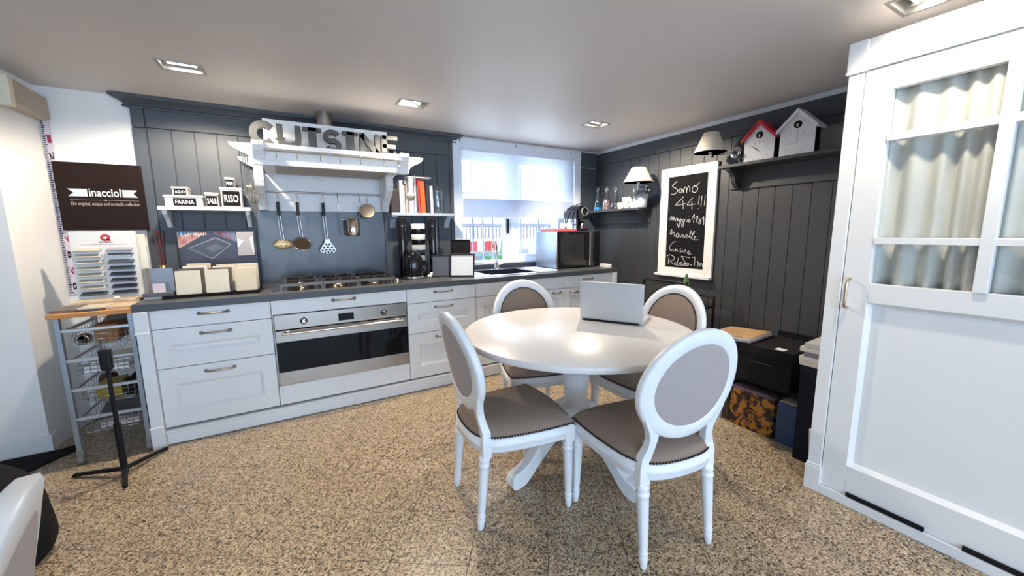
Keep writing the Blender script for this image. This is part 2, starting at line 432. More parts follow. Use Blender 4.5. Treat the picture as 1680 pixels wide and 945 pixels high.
sb = G().box(-0.061, 0.9105, -0.026, -0.014, 0.889, 1.466).obj('splashback', SPLASH, bevel=0.0015)
tag(sb, 'smooth dark blue-grey splashback panel behind the gas hob', 'splashback')

# ceiling downlights -------------------------------------------------
LAB = ['square recessed ceiling light above the left-hand drawers', 'square recessed ceiling light right of the hood duct', 'square recessed ceiling light in front of the kitchen window',
       'square recessed ceiling light above the curtained sliding wardrobe', 'square recessed ceiling light added out of view to light the wardrobe door', 'square recessed ceiling light over the left side of the room',
       'square recessed ceiling light far behind the table', 'square recessed ceiling light by the far left wall']
AIM = [(-0.35, -0.45, 0.9), (1.1, -1.0, 0.7), (2.95, -1.1, 0.8), (2.5, -3.03, 0.5), (2.42, -3.35, 1.3), (0.2, -2.0, 0), (0.4, -5.0, 0), (-1.6, -4.5, 0)]
EN = [66, 74, 82, 3, 34, 6, 8, 6]
for i, (x, y) in enumerate(LIGHTS):
    t = thing('ceiling_light', (x, y, ZC), LAB[i], 'ceiling light', 'recessed ceiling lights')
    g = G()
    for a, b, c, d in [(-0.105, 0.105, -0.078, -0.062), (-0.105, 0.105, 0.062, 0.078), (-0.105, -0.09, -0.062, 0.062), (0.09, 0.105, -0.062, 0.062)]:
        g.box(x+a, x+b, y+c, y+d, ZC-0.006, ZC+0.001)
    g.obj('frame', mat('fixture_grey', (0.42, 0.41, 0.38), 0.35, 0.5), t, bevel=0.0015)
    g = G()
    for a, b, c, d in [(-0.094, 0.094, -0.066, -0.064), (-0.094, 0.094, 0.064, 0.066), (-0.094, -0.092, -0.064, 0.064), (0.092, 0.094, -0.064, 0.064)]:
        g.box(x+a, x+b, y+c, y+d, ZC, ZC+0.09)
    g.box(x-0.094, x+0.094, y-0.066, y+0.066, ZC+0.088, ZC+0.09)
    g.obj('housing', mat('fixture_inner', (0.55, 0.55, 0.53), 0.4, 0.4), t)
    tilt = Vector((0, 0.35, 1)).normalized() if i != 1 else Vector((0.4, -0.2, 1)).normalized()
    uxx = Vector((1, 0, -tilt.x/tilt.z)).normalized(); uyy = tilt.cross(uxx)
    G().obox((x, y, ZC+0.035), uxx, uyy, tilt, 0.08, 0.045, 0.006).obj('reflector', CHROME, t, bevel=0.002)
    G().obox(Vector((x, y, ZC+0.035))-tilt*0.0085, uxx, uyy, tilt, 0.066, 0.030, 0.002).obj('lamp', EMIT, t)
    l = light('downlight', 'SPOT', (x, y, ZC-0.02), AIM[i], EN[i], (1.0, 0.86, 0.68), spot_size=math.radians(140 if i < 3 else 112), spot_blend=0.4, shadow_soft_size=0.035)

# window ------------------------------------------------------------
wn = thing('window_1', (2.42, 0.1, 0.955), None, None); wn['kind'] = 'structure'
WF = mat('window_white_paint', (0.72, 0.77, 0.86), 0.4, var=0.02, world=True)
g = G()
g.box(1.60, 1.683, -0.03, 0.0, 0.9, 2.2); g.box(3.12, 3.21, -0.03, 0.0, 0.9, 2.2); g.box(1.683, 3.12, -0.03, 0.0, 2.10, 2.2)
g.obj('casing', WF, wn, bevel=0.003)
g = G(); g.box(1.62, 1.70, 0.06, 0.14, 0.935, 2.11); g.box(3.04, 3.215, 0.06, 0.14, 0.935, 2.11); g.box(1.70, 3.04, 0.06, 0.14, 2.06, 2.11); g.box(1.70, 3.04, 0.06, 0.14, 0.935, 0.962)
g.obj('frame', WF, wn, bevel=0.003)
def sash(x0, x1, z0, z1, sl, sr, rb, rt, y0, y1):
    g = G(); g.box(x0, x0+sl, y0, y1, z0, z1); g.box(x1-sr, x1, y0, y1, z0, z1); g.box(x0+sl, x1-sr, y0, y1, z0, z0+rb); g.box(x0+sl, x1-sr, y0, y1, z1-rt, z1)
    s = g.obj('sash', WF, wn, bevel=0.003)
    G().box(x0+sl, x1-sr, (y0+y1)/2-0.002, (y0+y1)/2+0.002, z0+rb, z1-rt).obj('pane', PGLASS, s)
    return s
sash(1.70, 2.31, 0.962, 2.06, 0.022, 0.082, 0.012, 0.05, 0.075, 0.12)
s2 = sash(2.325, 3.04, 0.962, 2.06, 0.09, 0.09, 0.062, 0.05, 0.075, 0.12)
G().box(2.30, 2.335, 0.062, 0.08, 0.962, 2.06).obj('astragal', WF, wn, bevel=0.003)
g = G(); g.box(2.248, 2.268, 0.045, 0.075, 1.26, 1.42); g.obj('window_handle', BLACK, wn, bevel=0.004)
g = G(); g.box(1.60, 3.21, -0.02, 0.08, 0.888, 0.937); g.obj('sill', mat('navy_stone', (0.03, 0.038, 0.06), 0.35, world=True), wn, bevel=0.002)
for hx_ in (1.672, 2.31, 3.05):
    g = G(); g.tube([(hx_, -0.035, 2.185), (hx_, -0.045, 2.175), (hx_, -0.035, 2.165)], 0.004, 6); g.obj('hook', BLACK, wn)
# security grille outside
gr = thing('window_grille', (2.42, 0.24, 0.94), 'white iron security grille outside the kitchen window', 'grille')
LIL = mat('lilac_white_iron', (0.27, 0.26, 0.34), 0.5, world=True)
for k in range(13):
    xx = 1.66+0.124*k
    G().box(xx-0.007, xx+0.007, 0.223, 0.237, 0.90, 2.14).obj('bar', LIL, gr)
for z in (1.02, 1.36, 1.70, 2.05):
    G().box(1.6, 3.2, 0.237, 0.245, z-0.008, z+0.008).obj('cross_bar', LIL, gr)
# blind
bl = thing('window_blind', (2.38, -0.05, 1.42), 'white sheer fabric blind half lowered over the window', 'blind')
SHEER = cloth_sheer('sheer_blind', (0.82, 0.88, 0.96), 0.80, 0.5)
OPQ = cloth_sheer('blind_band', (0.62, 0.68, 0.80), 0.0, 0.35)
G().tube([(1.675, -0.045, 2.085), (3.10, -0.045, 2.085)], 0.014, 10).obj('roller', WF, bl)
G().box(1.69, 3.085, -0.047, -0.046, 1.60, 2.075).obj('sheer_panel', SHEER, bl)
g = G(); n = 40
g.rings([[(1.685+1.405*i/n, -0.052-0.004*math.sin(i*1.1)*0.3, 1.43), (1.685+1.405*i/n, -0.052-0.004*math.sin(i*1.1), 1.615), (1.685+1.405*i/n, -0.046, 1.615), (1.685+1.405*i/n, -0.046, 1.43)] for i in range(n+1)], smooth=False)
g.obj('folded_band', OPQ, bl)
G().tube([(1.685, -0.049, 1.428), (3.09, -0.049, 1.428)], 0.006, 8).obj('bottom_bar', WF, bl)
for xx in (1.676, 3.10): G().tube([(xx, -0.05, 2.08), (xx, -0.052, 1.43)], 0.003, 6).obj('cord', PAPER, bl)
# outside --------------------------------------------------------------
GRD = mat('street_pale', (0.75, 0.74, 0.74), 0.9, world=True)
struct(G().box(-6, 18, 0.4, 9.2, -1.3, -1.2).obj('ground_outside', GRD))
bd = thing('apartment_building', (6, 9, -1.2), 'pale apartment facade with balconies seen through the window', 'building')
FAC = mat('pale_facade', (0.86, 0.84, 0.85), 0.9, world=True)
G().box(-6, 18, 9.0, 9.2, -1.2, 8).obj('wall', FAC, bd)
for z in (1.05, 3.6):
    G().box(0, 16, 8.2, 9.0, z-0.12, z).obj('balcony_slab', FAC, bd)
    g = G()
    for k in range(110): g.box(0.1+0.14*k, 0.1+0.14*k+0.03, 8.22, 8.25, z, z+0.40)
    g.box(0, 16, 8.2, 8.26, z+0.40, z+0.44); q = g.obj('railing', mat('rail_grey', (0.22, 0.2, 0.24), 0.6), bd)
for k in range(9):
    xx = 1.0+1.6*k
    f = G().box(xx, xx+0.8, 8.95, 9.0, -0.9, 0.6).obj('window', mat('shutter_grey', (0.45, 0.45, 0.5), 0.6), bd)
    G().box(xx+0.06, xx+0.74, 8.94, 8.95, -0.8, 0.5).obj('pane', mat('dark_pane', (0.2, 0.25, 0.3), 0.1), f)
ki = thing('red_kiosk', (4.4, 5.6, -1.2), 'red awning stall across the street seen through the left pane', 'stall')
KR = mat('awning_red', (0.55, 0.05, 0.05), 0.7)
for a, b in ((3.6, 4.45), (4.7, 5.05), (5.2, 5.5)): G().box(a, b, 5.6, 5.66, 0.78, 1.04).obj('awning', KR, ki)
G().box(4.0, 4.5, 5.85, 5.9, 0.42, 0.72).obj('counter_panel', KR, ki); G().box(4.7, 5.5, 5.9, 5.95, 0.40, 0.70).obj('counter_panel', mat('counter_teal', (0.08, 0.3, 0.36), 0.6), ki)
for xx in (3.35, 4.1, 4.85, 5.6): G().box(xx, xx+0.05, 5.62, 5.68, -1.2, 0.6).obj('post', mat('dark_post', (0.1, 0.08, 0.09), 0.6), ki)
pt = thing('street_palm', (3.45, 2.6, -1.2), 'spiky green palm plant outside the left window pane', 'palm')
G().lathe([(0.2, 0), (0.24, 0.9), (0.26, 1.75), (0.22, 1.80)], (3.45, 2.6, -1.2), 14).obj('pot', mat('pot_white', (0.7, 0.68, 0.66), 0.8), pt)
PG = mat('palm_green', (0.10, 0.30, 0.09), 0.5)
for k in range(16):
    a = 2*PI*k/16; el = 0.35+0.9*random.random(); L_ = 0.62
    d = Vector((math.cos(a)*math.cos(el), math.sin(a)*math.cos(el), math.sin(el))); c = Vector((3.45, 2.6, 0.62)); sd = d.cross(Vector((0, 0, 1))).normalized()
    pts = [(0, 0.02), (0.5, 0.045), (1.0, 0.003)]
    g = G(); rr = []
    for t, wd in pts:
        p = c+d*L_*t+Vector((0, 0, -0.12*t*t)); rr.append([p-sd*wd, p+sd*wd, p+sd*wd+Vector((0, 0, 0.006)), p-sd*wd+Vector((0, 0, 0.006))])
    g.rings(rr, smooth=False); g.obj('frond', PG, pt)

# ================================================================== KITCHEN RUN
ZT = 0.8885; ZW = 0.845; YF = -0.724
def bow_handle(parent, xc, z, w=0.145, y=YF):
    pts = [(xc-w/2, y, z), (xc-w/2+0.004, y-0.022, z), (xc-w/4, y-0.031, z+0.001), (xc, y-0.034, z+0.001), (xc+w/4, y-0.031, z+0.001), (xc+w/2-0.004, y-0.022, z), (xc+w/2, y, z)]
    g = G().tube(spline(pts, 4), 0.006, 8)
    for s in (-1, 1): g.lathe([(0.011, 0), (0.012, 0.003), (0.007, 0.006)], (xc+s*w/2, y, z), 10, axis=(0, -1, 0))
    g.obj('handle', PEWTER, parent)
def drawer(parent, x0, x1, z0, z1, hz, rec=None, hx_=None, w=0.145):
    d = G().front(x0+0.002, x1-0.002, z0+0.002, z1-0.002, YF, 0.02, rec).obj('drawer', WHITE, parent, bevel=0.0015, seg=1)
    bow_handle(d, (x0+x1)/2 if hx_ is None else hx_, hz, w)
    return d
def carcass(t, x0, x1, z1=ZW):
    G().box(x0+0.001, x1-0.001, -0.70, -0.03, 0.10, z1-0.001).obj('carcass', mat('carcass_grey', (0.18, 0.18, 0.18), 0.7), t)  # plain mid-grey carcass behind the white fronts
Z1, Z2, Z3 = 0.7264, 0.4816, 0.1117
# unit 1 (left drawers)
t = thing('base_cabinet', (-0.30, -0.38, 0), 'white three-drawer base cabinet at the left end beside the wire cart', 'cabinet', 'white base cabinets'); carcass(t, -0.605, 0)
drawer(t, -0.605, 0, Z1, ZW, 0.803)
drawer(t, -0.605, 0, Z2, Z1, 0.680, (-0.527, -0.076, 0.57, 0.625))
drawer(t, -0.605, 0, Z3, Z2, 0.436, (-0.532, -0.080, 0.205, 0.379))
# unit 2 (oven housing)
t = thing('base_cabinet', (0.45, -0.38, 0), 'white base cabinet with one drawer holding the wide oven', 'cabinet', 'white base cabinets')
for a, b in ((0.0005, 0.009), (0.893, 0.8995)): G().box(a, b, -0.70, -0.03, 0.10, ZW-0.001).obj('side_panel', WHITE, t)
G().box(0.0005, 0.8995, -0.70, -0.03, 0.10, 0.245).obj('plinth_box', MATS['carcass_grey'], t)
G().box(0.010, 0.892, -0.70, -0.60, 0.746, ZW-0.001).obj('top_rail', MATS['carcass_grey'], t)
drawer(t, 0, 0.9, 0.744, ZW, 0.812)
G().front(0.002, 0.898, Z3+0.002, 0.248, YF, 0.02).obj('filler_panel', WHITE, t, bevel=0.0015, seg=1)
# unit 3
t = thing('base_cabinet', (1.2, -0.38, 0), 'white three-drawer base cabinet right of the oven', 'cabinet', 'white base cabinets'); carcass(t, 0.9, 1.4917)
drawer(t, 0.9, 1.4917, Z1, ZW, 0.805, hx_=1.2)
drawer(t, 0.9, 1.4917, Z2, Z1, 0.682, (0.985, 1.41, 0.575, 0.64), hx_=1.2)
drawer(t, 0.9, 1.4917, Z3, Z2, 0.438, (0.985, 1.41, 0.205, 0.385), hx_=1.2)
# unit 4 (sink)
t = thing('base_cabinet', (1.965, -0.38, 0), 'white sink base cabinet with grooved doors below the window', 'cabinet', 'white base cabinets')
G().box(1.493, 2.437, -0.70, -0.03, 0.10, 0.68).obj('carcass', MATS['carcass_grey'], t)
G().front(1.4937, 2.4362, Z1+0.002, ZW-0.002, YF, 0.02).obj('fascia', WHITE, t, bevel=0.0015, seg=1)
for a, b in ((1.4917, 1.965), (1.965, 2.4382)):
    d = G().front(a+0.002, b-0.002, Z3+0.002, Z1-0.002, YF, 0.02, (a+0.07, b-0.07, 0.19, 0.65)).obj('door', WHITE, t, bevel=0.0015, seg=1)
    for k in range(8):
        xx = a+0.092+k*(b-a-0.184-0.036)/7
        G().box(xx, xx+0.034, YF+0.006, YF+0.013, 0.21, 0.63).obj('bead_board', WHITE, d)
    bow_handle(d, (a+b)/2+(0.13 if a < 1.6 else 0.15), 0.69, 0.09)
# unit 5
t = thing('base_cabinet', (2.75, -0.38, 0), 'white base cabinet with one drawer and a door at the right end under the microwave', 'cabinet', 'white base cabinets'); carcass(t, 2.4382, 3.05)
drawer(t, 2.4382, 3.05, Z1, ZW, 0.80, hx_=2.74, w=0.12)
d = G().front(2.4402, 3.048, Z3+0.002, Z1-0.002, YF, 0.02, (2.52, 2.97, 0.19, 0.65)).obj('door', WHITE, t, bevel=0.0015, seg=1)
for k in range(10):
    xx = 2.545+k*0.0405; G().box(xx, xx+0.036, YF+0.006, YF+0.013, 0.21, 0.63).obj('bead_board', WHITE, d)
bow_handle(d, 2.56, 0.68, 0.09)
# end posts
for nm, a, b, lab in (('end_post', -0.664, -0.605, 'white moulded corner post at the left end of the base cabinets'), ('end_post', 3.05, 3.108, 'white moulded corner post at the right end of the base cabinets')):
    t = thing(nm, ((a+b)/2, -0.73, 0), lab, 'post', 'cabinet end posts')
    G().box(a, b, -0.756, -0.02, 0.135, 0.712).obj('shaft', WHITE, t, bevel=0.004)
    G().box(a-0.003, b+0.001, -0.760, -0.02, 0.0, 0.130).obj('plinth_block', WHITE, t, bevel=0.003)
    G().box(a-0.003, b+0.001, -0.760, -0.02, 0.722, ZW).obj('cap_block', WHITE, t, bevel=0.003)
    G().box(a-0.006, b+0.001, -0.764, -0.02, 0.712, 0.722).obj('moulding', WHITE, t, bevel=0.003)
    G().box(a-0.006, b+0.001, -0.764, -0.02, 0.130, 0.140).obj('moulding', WHITE, t, bevel=0.003)
g = G().prism([(-0.70, 0.004), (-0.722, 0.004), (-0.722, 0.074), (-0.736, 0.082), (-0.736, 0.096), (-0.726, 0.099), (-0.70, 0.099)], 'x', -0.603, 3.05)
tag(g.obj('cabinet_plinth', WHITE), 'long white moulded plinth under the base cabinets', 'plinth')
# worktop with sink cut-out
SX0, SX1, SY0, SY1 = 1.70, 2.22, -0.60, -0.16
g = G(); g.box(-0.668, SX0, -0.758, -0.015, ZW, ZT); g.box(SX1, 3.112, -0.758, -0.015, ZW, ZT); g.box(SX0, SX1, -0.758, SY0, ZW, ZT); g.box(SX0, SX1, SY1, -0.015, ZW, ZT)
tag(g.obj('worktop', TOP), 'long dark slate-grey worktop over the white base cabinets', 'worktop')
# sink
t = thing('kitchen_sink', (2.05, -0.38, ZT), 'steel inset sink with dark bowl and drainer below the window', 'sink')
STEELB = mat('bright_steel', (0.80, 0.82, 0.84), 0.22, 1.0, var=0.03)
g = G(); z0, z1 = ZT, ZT+0.004
g.box(1.50, SX0, -0.66, -0.10, z0, z1); g.box(SX0, SX1, -0.66, SY0, z0, z1); g.box(SX0, SX1, SY1, -0.10, z0, z1); g.box(SX1, 2.50, -0.66, -0.10, z0, z1)
g.obj('rim', STEELB, t)
g = G(); DK = mat('dark_bowl', (0.015, 0.018, 0.035), 0.3, 0.2)
g.box(SX0, SX0+0.006, SY0, SY1, 0.71, z1-0.001); g.box(SX1-0.006, SX1, SY0, SY1, 0.71, z1-0.001); g.box(SX0, SX1, SY0, SY0+0.006, 0.71, z1-0.001); g.box(SX0, SX1, SY1-0.006, SY1, 0.71, z1-0.001); g.box(SX0, SX1, SY0, SY1, 0.70, 0.712)
g.obj('bowl', DK, t)
for k in range(6): G().box(2.29+k*0.034, 2.302+k*0.034, -0.58, -0.18, z1, z1+0.004).obj('drainer_rib', STEELB, t, bevel=0.0015)
G().lathe([(0.03, 0), (0.032, 0.004), (0.02, 0.006)], (2.256, -0.3, z1), 16).obj('drain_plug', CHROME, t)
# tap
t = thing('kitchen_tap', (2.03, -0.09, z1), 'chrome swan-neck kitchen tap behind the sink bowl', 'tap')
G().lathe([(0.028, 0), (0.028, 0.01), (0.022, 0.016), (0.02, 0.06), (0.016, 0.07)], (2.03, -0.09, z1), 16).obj('base', CHROME, t)
pts = [(2.03, -0.09, 0.95), (2.03, -0.09, 1.06), (2.025, -0.10, 1.13), (1.99, -0.14, 1.185), (1.945, -0.19, 1.185), (1.92, -0.22, 1.14), (1.915, -0.225, 1.10)]
G().tube(spline(pts, 5), 0.011, 10).obj('spout', CHROME, t)
G().tube([(2.045, -0.09, 0.935), (2.09, -0.10, 0.945), (2.13, -0.12, 0.96)], [0.011, 0.008, 0.007], 8).obj('lever', CHROME, t)
# oven
t = thing('built_in_oven', (0.455, -0.4, 0.25), 'wide stainless steel built-in oven with black glass door', 'oven')
G().box(0.012, 0.892, -0.70, -0.10, 0.252, 0.742).obj('body', BLACKM, t)
G().box(0.010, 0.894, -0.734, -0.70, 0.640, 0.742).obj('control_panel', STEEL, t, bevel=0.003)
d = G().box(0.010, 0.894, -0.738, -0.70, 0.252, 0.634).obj('door', STEEL, t, bevel=0.003)
G().box(0.013, 0.891, -0.741, -0.737, 0.346, 0.556).obj('glass', BGLASS, d)
g = G().tube([(0.062, -0.778, 0.618), (0.848, -0.778, 0.618)], 0.0085, 10)
for xx in (0.085, 0.825): g.tube([(xx, -0.735, 0.618), (xx, -0.784, 0.618)], 0.009, 10)
for xx in (0.062, 0.848): g.ball((xx, -0.778, 0.618), 0.011)
g.obj('door_handle', mat('handle_steel', (0.72, 0.62, 0.5), 0.15, 1.0), d)
G().box(0.405, 0.508, -0.7365, -0.733, 0.660, 0.712).obj('display', BGLASS, t)
for xx in (0.185, 0.72):
    k = G().lathe([(0.024, 0), (0.024, 0.004), (0.017, 0.008), (0.015, 0.03), (0.010, 0.034)], (xx, -0.734, 0.688), 16, axis=(0, -1, 0)).obj('knob', CHROME, t)
# hob
t = thing('gas_hob', (0.45, -0.42, ZT), 'wide steel gas hob with cast-iron grates over the oven', 'hob')
HX0, HX1, HY0, HY1 = 0.018, 0.888, -0.69, -0.14
G().box(HX0, HX1, HY0, HY1, ZT, ZT+0.006).obj('plate', mat('hob_steel', (0.42, 0.35, 0.28), 0.2, 1.0), t, bevel=0.002)
zb = ZT+0.006
BC = [(0.20, -0.53, 0.035), (0.20, -0.29, 0.045), (0.45, -0.41, 0.065), (0.70, -0.53, 0.045), (0.70, -0.29, 0.035)]
for x, y, r in BC:
    b = G().lathe([(r, 0), (r, 0.012), (r*0.85, 0.014), (r*0.85, 0.018)], (x, y, zb), 20).obj('burner', BRONZE, t)
    G().lathe([(r*0.78, 0.018), (r*0.8, 0.026), (r*0.6, 0.03), (0.002, 0.03)], (x, y, zb), 20).obj('burner_cap', IRON, b)
for x0, x1 in ((0.07, 0.325), (0.335, 0.565), (0.575, 0.83)):
    g = G(); zz = zb+0.038; xc = (x0+x1)/2
    def bar(p, q, h=0.010): 
        g.obox(((p[0]+q[0])/2, (p[1]+q[1])/2, zz), (q[0]-p[0], q[1]-p[1], 0), (-(q[1]-p[1]), q[0]-p[0], 0), (0, 0, 1), math.hypot(q[0]-p[0], q[1]-p[1])/2, 0.006, h)
    for y in (-0.655, -0.175): bar((x0, y), (x1, y))
    for x in (x0, x1): bar((x, -0.655), (x, -0.175))
    bar((x0, -0.41), (x1, -0.41)); 
    for yc in (-0.53, -0.29):
        for a in (45, 135, 225, 315): 
            q = math.radians(a); bar((xc+0.03*math.cos(q), yc+0.03*math.sin(q)), (xc+0.125*math.cos(q), yc+0.105*math.sin(q)))
        bar((xc, yc-0.12), (xc, yc-0.03)); bar((xc, yc+0.03), (xc, yc+0.12))
    for x in (x0, x1):
        for y in (-0.655, -0.41, -0.175): g.box(x-0.007, x+0.007, y-0.007, y+0.007, zb, zz)
    g.obj('grate', IRON, t)
for k in range(5):
    G().lathe([(0.018, 0), (0.018, 0.012), (0.014, 0.026), (0.002, 0.027)], (0.86, -0.62+k*0.1, zb), 14).obj('knob', BRONZE, t)
wr_ = tag(G().ball((0.74, -0.3, zb+0.058), 0.075, 18, 6, 1, 1, 0.10).obj('wok_ring', IRON), 'round iron wok ring on the right rear burner', 'wok ring')

# ------------------------------------------------------------------ hood
t = thing('cooker_hood', (0.487, -0.3, 1.46), 'white mantel-style cooker hood with scrolled brackets and hanging rails', 'hood')
CX = 0.487
g = G(); g.box(0.03, 0.945, -0.615, -0.03, 1.752, 1.855); G.obj(g, 'body', WHITEW, t, bevel=0.003)
g = G(); g.box(0.0, 0.975, -0.635, -0.03, 1.855, 1.868); g.obj('top_shelf', WHITEW, t, bevel=0.003)
G().prism([(-0.615, 1.855), (-0.645, 1.866), (-0.645, 1.838), (-0.632, 1.828), (-0.615, 1.82)], 'x', 0.05, 0.924).obj('cornice', WHITEW, t)
G().box(0.05, 0.924, -0.625, -0.60, 1.732, 1.765).obj('lower_lip', WHITEW, t, bevel=0.003)
G().box(0.10, 0.87, -0.50, -0.12, 1.742, 1.753).obj('filter_plate', mat('filter_tan', (0.45, 0.38, 0.3), 0.5, 0.3), t, bevel=0.002)
for xx in (0.10, 0.78): G().box(xx, xx+0.09, -0.56, -0.52, 1.744, 1.753).obj('lamp_slot', BLACK, t)
for s in (-1, 1):
    x0, x1 = (-0.016, 0.052) if s < 0 else (0.922, 0.990)
    pf = [(-0.57, 1.73), (-0.625, 1.73), (-0.628, 1.76), (-0.640, 1.79), (-0.662, 1.82), (-0.672, 1.85), (-0.672, 1.875), (-0.57, 1.875)]
    G().prism(pf, 'x', x0, x1).obj('corbel', WHITEW, t, bevel=0.003)
    for y0, y1 in ((-0.62, -0.59), (-0.075, -0.045)):
        q = [(0.471, 1.862), (0.628, 1.860), (0.622, 1.842), (0.600, 1.822), (0.565, 1.805), (0.535, 1.790), (0.515, 1.768), (0.508, 1.735), (0.471, 1.735)]
        G().prism([(CX+s*a, b) for a, b in q], 'y', y0, y1).obj('scrolled_wing', WHITEW, t, bevel=0.002)
    x0, x1 = (-0.038, 0.022) if s < 0 else (0.885, 0.945)
    q = [(-0.03, 1.752), (-0.31, 1.752), (-0.31, 1.675), (-0.285, 1.63), (-0.225, 1.585), (-0.155, 1.545), (-0.11, 1.50), (-0.085, 1.465), (-0.03, 1.465)]
    G().prism(q, 'x', x0, x1).obj('bracket', WHITEW, t, bevel=0.003)
G().box(-0.01, 0.945, -0.032, -0.026, 1.465, 1.752).obj('back_panel', WHITEW, t)
G().box(-0.01, 0.945, -0.036, -0.032, 1.722, 1.732).obj('panel_bead', WHITEW, t)
G().tube([(0.045, -0.665, 1.822), (0.93, -0.665, 1.822)], 0.006, 8).obj('upper_rail', PEWTER, t)
G().tube([(0.0, -0.10, 1.61), (0.887, -0.10, 1.61)], 0.006, 8).obj('lower_rail', STEEL, t)
def s_hook(x, y, z, parent, h=0.05, m=PEWTER):
    pts = [(x, y+0.008, z-0.004), (x, y+0.006, z+0.008), (x, y-0.004, z+0.010), (x, y-0.009, z), (x, y-0.004, z-h*0.5), (x, y+0.002, z-h*0.8), (x, y-0.008, z-h), (x, y-0.018, z-h*0.85)]
    G().tube(spline(pts, 3), 0.0022, 6).obj('hook', m, parent)
for u in (0.115, 0.235, 0.375, 0.50, 0.635, 0.80, 0.905): s_hook(u, -0.665, 1.822, t)
t2 = G().lathe([(0.062, 0), (0.062, 0.347)], (0.462, -0.2, 1.8685), 32).obj('exhaust_duct', STEEL)
tag(t2, 'round steel exhaust duct rising from the hood to the ceiling', 'duct')

# letters and board on top of the hood
b = G().box(0.047, 0.905, -0.352, -0.340, 1.868, 2.09).obj('sign_backboard', WHITEW, bevel=0.002)
tag(b, 'plain white board standing behind the grey letters on the hood', 'board')
SG = mat('grey_letter_wood', (0.055, 0.058, 0.058), 0.55, var=0.2, scale=14)
t = thing('letter_sign', (0.46, -0.49, 1.868), 'dark grey three-dimensional letters spelling CUISINE on the hood', 'sign')
B0, T0 = 1.869, 2.025; H = T0-B0; MZ = (B0+T0)/2; TH = 0.040; y0, y1 = -0.515, -0.475
def letter(strokes, wds=None):
    g = G()
    for s in strokes: g.ribbon(s[0], s[1], 'y', y0, y1)
    g.obj('letter', SG, t)
letter([(arc(0.052, MZ+0.006, 0.060, H/2-0.016, 42, 318, 22), 0.042)])
letter([([(0.148, T0), (0.148, B0+0.065)]+arc(0.203, B0+0.065, 0.055, 0.046, 180, 360, 14)+[(0.258, T0)], 0.038)])
def I_(x0, x1):
    c = (x0+x1)/2
    letter([([(c, B0), (c, T0)], 0.052), ([(x0, T0-0.012), (x1, T0-0.012)], 0.024), ([(x0, B0+0.012), (x1, B0+0.012)], 0.024)])
I_(0.288, 0.408)
sc_ = 0.476
letter([(arc(sc_, T0-0.048, 0.044, 0.033, 25, 255, 12)+arc(sc_, B0+0.048, 0.044, 0.034, 75, -155, 12), 0.032)])
I_(0.545, 0.655)
letter([([(0.682, B0), (0.682, T0)], 0.034), ([(0.792, B0), (0.792, T0)], 0.034), ([(0.680, T0-0.01), (0.794, B0+0.01)], 0.040)])
letter([([(0.842, B0), (0.842, T0)], 0.038), ([(0.83, T0-0.014), (0.945, T0-0.014)], 0.028), ([(0.83, MZ), (0.93, MZ)], 0.028), ([(0.83, B0+0.014), (0.945, B0+0.014)], 0.028)])

# utensils on the lower rail -------------------------------------------
def utensil(name, x, label, cat, zb_, kind):
    t = thing(name, (x, -0.10, zb_), label, cat, 'utensils on the hood rail'); y = -0.11
    s_hook(x, -0.10, 1.61, t, 0.045, CHROME)
    zt = 1.572
    G().tube([(x-0.010, y, zt-0.045), (x-0.010, y, zt-0.006), (x, y, zt+0.006), (x+0.010, y, zt-0.006), (x+0.010, y, zt-0.045)], 0.0022, 6).obj('loop', CHROME, t)
    G().box(x-0.012, x+0.012, y-0.006, y+0.006, zt-0.145, zt-0.04).obj('grip', BLACK, t, bevel=0.003)
    dx = 0.012
    g = G()
    for s in (-1, 1): g.tube([(x+s*0.009, y, zt-0.14), (x+s*0.009+dx, y-0.006, zb_+0.06)], 0.0025, 6)
    g.obj('stem', CHROME, t)
    return t, x+dx, y-0.01
t, xc, y = utensil('skimmer', 0.092, 'gold-toned mesh skimmer hanging leftmost on the hood rail', 'skimmer', 1.165, 0)
WM = two_tone('skimmer_mesh', (0.75, 0.6, 0.35), (0.18, 0.13, 0.08), 130, rough=0.35)
G().ball((xc, y-0.03, 1.195), 0.064, 22, 8, 1, 0.5, 0.55).obj('mesh_bowl', WM, t)
G().tube([(xc+0.066*math.cos(a), y-0.03-0.034*math.sin(a), 1.205+0.03*math.sin(a)) for a in [2*PI*k/24 for k in range(24)]], 0.003, 6, True).obj('rim', BRONZE, t)
t, xc, y = utensil('ladle', 0.226, 'shiny steel ladle hanging second from left on the hood rail', 'ladle', 1.165, 0)
G().lathe([(0.066, 0.0), (0.067, 0.004), (0.060, 0.004), (0.05, -0.014), (0.03, -0.024), (0.003, -0.028)], (xc, y-0.035, 1.20), 24, axis=(0, -0.75, 0.6)).obj('bowl', mat('ladle_steel', (0.5, 0.45, 0.42), 0.12, 1.0), t)
t, xc, y = utensil('slotted_turner', 0.412, 'perforated steel turner hanging in the middle of the hood rail', 'turner', 1.115, 0)
q = [(-0.018, 0.10), (0.018, 0.10), (0.022, 0.075), (0.058, 0.02), (0.062, 0.0), (0.03, -0.022), (-0.03, -0.022), (-0.062, 0.0), (-0.058, 0.02), (-0.022, 0.075)]
bld = G().prism([(xc+a, 1.135+b) for a, b in q], 'y', y-0.003, y+0.002).obj('blade', mat('turner_steel', (0.30, 0.29, 0.29), 0.3, 1.0), t, bevel=0.001, seg=1)
for i, (dx, dz) in enumerate([(-0.03, 0.03), (0, 0.035), (0.03, 0.03), (-0.042, 0.005), (-0.014, 0.01), (0.014, 0.01), (0.042, 0.005), (-0.025, -0.012), (0.0, -0.01), (0.025, -0.012), (-0.012, 0.056), (0.012, 0.056)]):
    G().lathe([(0.0085, 0), (0.0085, 0.002)], (xc+dx, y-0.0028, 1.135+dz), 10, axis=(0, -1, 0)).obj('hole', BLACKM, bld)
